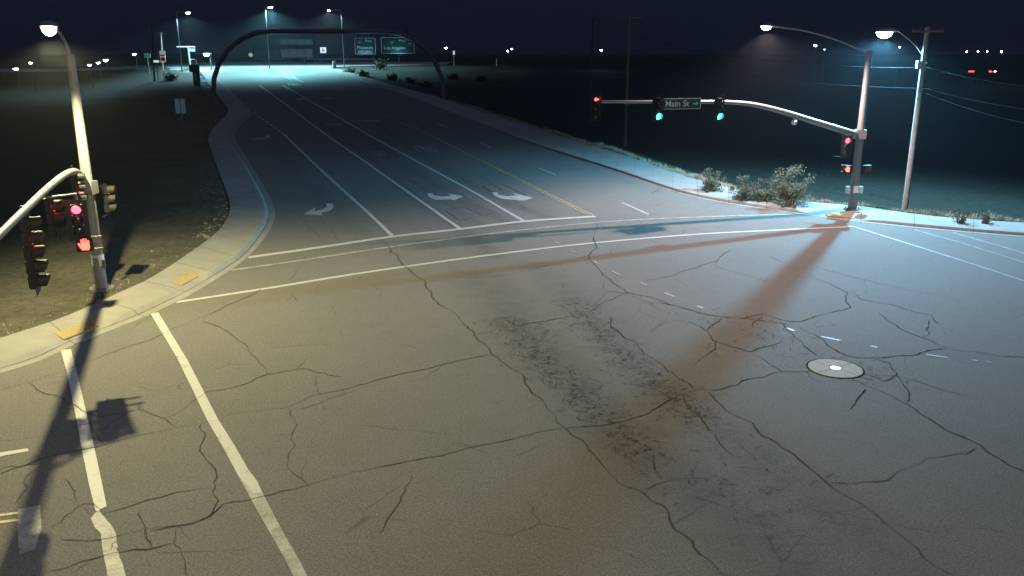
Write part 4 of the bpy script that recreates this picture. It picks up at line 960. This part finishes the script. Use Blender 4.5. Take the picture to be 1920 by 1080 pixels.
# ------------------------------------------------------------------ plants
def bush(p, r, h, label, seed, m, n=900, leaf=.07, group='desert scrub bushes', cat='bush'):
    rr = random.Random(seed); o = thing('desert_bush', label, cat, p, rr.uniform(0, 6), group); bm = bmesh.new(); fb = bmesh.new(); tips = []
    for k in range(24):
        a = rr.uniform(0, 6.28); ro = rr.uniform(.1, .9)*r; tip = Vector((math.cos(a)*ro, math.sin(a)*ro, h*(rr.uniform(.35, 1.0)-.3*(ro/r)**2))); mid = tip*.5+Vector((0, 0, .12*h))
        add_tube(bm, [(0, 0, -.05), mid, tip], [.03, .018, .006], 5); tips.append((tip, rr.uniform(.10, .30)*r)); tips.append((Vector((tip.x*.8, tip.y*.8, tip.z*.4)), .28*r)); tips.append((mid+Vector((rr.uniform(-.2, .2)*r, rr.uniform(-.2, .2)*r, 0)), rr.uniform(.15, .3)*r))
    for k in range(n):
        c, s = rr.choice(tips); v = Vector((rr.gauss(0, 1), rr.gauss(0, 1), rr.gauss(0, 1))); q = c+v.normalized()*s*(rr.random()**.4); q.z = max(q.z, .02)
        a = Vector((rr.gauss(0, 1), rr.gauss(0, 1), rr.gauss(0, 1))).normalized(); b = a.orthogonal().normalized(); L = leaf*rr.uniform(.6, 1.5)
        fb.faces.new([fb.verts.new(q+a*L), fb.verts.new(q+b*L*.4), fb.verts.new(q-a*L), fb.verts.new(q-b*L*.4)])
    obj('stems', bm, M_twig, o); obj('foliage', fb, m, o); return o
def gp(u, v, t):
    p = at(u, v, t); return Vector((p.x, p.y, ground_z(p.x, p.y)-.03))
bush(gp(1483, 372, 52.3), 1.45, 2.9, 'largest olive bush behind the right sidewalk, left of the signal pole', 1, M_leaf2, 6500, .055)
bush(gp(1405, 360, 54), 1.3, 2.0, 'medium bluish green bush next to the largest bush, on its left', 2, M_leaf, 4500, .055)
bush(gp(1334, 345, 57), 1.0, 1.9, 'small dark bush farther left behind the right sidewalk', 3, M_leaf, 2600, .055)
bush(gp(1441, 362, 53.6), 1.1, 1.7, 'low bush tucked between the two larger bushes', 4, M_leaf, 2500, .055)
bush(gp(1800, 415, 47), .5, 1.3, 'tiny tuft behind the sidewalk at right, left one of two', 5, M_leaf2, 300, .07); bush(gp(1846, 419, 47), .4, 1.25, 'tiny tuft behind the sidewalk at right, right one of two', 6, M_leaf2, 250, .07)
FB = [(712, 121, 205, 2.3, 3.0, 'tall dark bush between the two green guide signs'), (655, 126, 190, 1.6, 1.2, 'low bush right of the thick grey post'), (680, 130, 175, 1.6, 1.2, 'low scrub bush below the narrower green sign'),
      (735, 132, 170, 1.8, 1.3, 'low scrub bush below the wider green sign, left one'), (768, 134, 165, 1.6, 1.1, 'low scrub bush below the wider green sign, right one'), (800, 140, 155, 1.5, 1.1, 'scrub bush just left of the right gantry column'),
      (852, 128, 175, 1.8, 1.2, 'pale scrub bush right of the gantry column'), (900, 130, 170, 1.6, 1.1, 'second pale scrub bush right of the gantry column'), (940, 132, 165, 1.5, 1.0, 'scrub bush near the thin pale field post'), (318, 128, 165, 1.8, 1.3, 'dark scrub bush on the far left beside the cabinet')]
for i, (u, v, t, r, h, lab) in enumerate(FB): bush(gp(u, v, t), r, h, lab, 20+i, M_leaf if i % 2 else M_leaf2, 500, .2, 'scrub bushes near the far crossing')
# grass fringe along the sidewalk edges
V, F = [], []
def blades(W, side, n, dmax, hmax, ymax, ymin=0):
    k = 0; d = np.gradient(W, axis=0)
    for _ in range(n):
        i = rng.integers(0, len(W)-1)
        if not (ymin < W[i, 1] < ymax): continue
        T = d[i]/(np.linalg.norm(d[i])+1e-9); N = np.array([-T[1], T[0]])*side; q = W[i]+T*rng.uniform(-.4, .4)+N*(.03+abs(rng.normal(0, dmax)))
        cl = .5+.5*math.sin(q[0]*2.3+q[1]*1.7)*math.sin(q[0]*.7-q[1]*1.1)
        h = hmax*rng.uniform(.3, 1)*(.25+cl); z = ground_z(*q)-.02
        for b in range(5):
            a = rng.uniform(0, 6.28); p = q+rng.normal(0, .05, 2); wv = .012+.01*rng.random(); lx, ly = math.cos(a)*h*.5, math.sin(a)*h*.5
            o_ = len(V); V.extend([(p[0]-math.sin(a)*wv, p[1]+math.cos(a)*wv, z), (p[0]+math.sin(a)*wv, p[1]-math.cos(a)*wv, z), (p[0]+lx, p[1]+ly, z+h)]); F.append((o_, o_+1, o_+2))
blades(RIw, 1, 15000, .28, .40, 125)
nR = len(F)
o = pyobj('dry_grass', V, F, M_grass, None); tag(o, 'dry grass fringe along the back edge of the right sidewalk', 'grass', kind='stuff')
V, F = [], []
blades(LIw, 1, 2600, .7, .12, 60, 15); o = pyobj('dry_grass', V, F, M_grass, None); tag(o, 'sparse dry grass and weeds in the dirt behind the left corner sidewalk', 'grass', kind='stuff')
# gravel
bm = bmesh.new()
for _ in range(420):
    i = rng.integers(0, len(LIw)-1)
    if not 14 < LIw[i, 1] < 58: continue
    T = LIw[min(i+1, len(LIw)-1)]-LIw[i]; N = np.array([-T[1], T[0]])/(np.linalg.norm(T)+1e-9); q = LIw[i]+N*(.05+abs(rng.normal(0, 1.6)))
    s = rng.uniform(.012, .05); bmesh.ops.create_icosphere(bm, subdivisions=1, radius=s, matrix=Matrix.Translation((q[0], q[1], ground_z(*q)+s*.2)) @ Matrix.Rotation(rng.uniform(0, 3), 4, 'Z') @ Matrix.Diagonal((1.3, .8, .6, 1)))
o = obj('gravel', bm, mat('stone', (.20, .18, .14), .9, var=.3)); tag(o, 'loose pale stones scattered in the left corner dirt', 'gravel', kind='stuff')

# ------------------------------------------------------------------ haze added for glow around the lamps
import os
hz = float(os.environ.get('HZ', '.00016'))
if hz:
    bm = bmesh.new(); add_box(bm, (0, 440, 24), (3600, 1400, 72)); hm = bpy.data.materials.new('glow_haze'); hm.use_nodes = True; nt = hm.node_tree
    nt.nodes.remove(nt.nodes['Principled BSDF']); pv = nt.nodes.new('ShaderNodeVolumePrincipled'); pv.inputs['Color'].default_value = (.85, .92, 1, 1); pv.inputs['Density'].default_value = hz; pv.inputs['Anisotropy'].default_value = .75
    nt.links.new(pv.outputs[0], nt.nodes['Material Output'].inputs['Volume']); o = obj('haze', bm, hm); o['kind'] = 'stuff'; o['label'] = 'thin haze added for lamp glow'; o['category'] = 'haze'
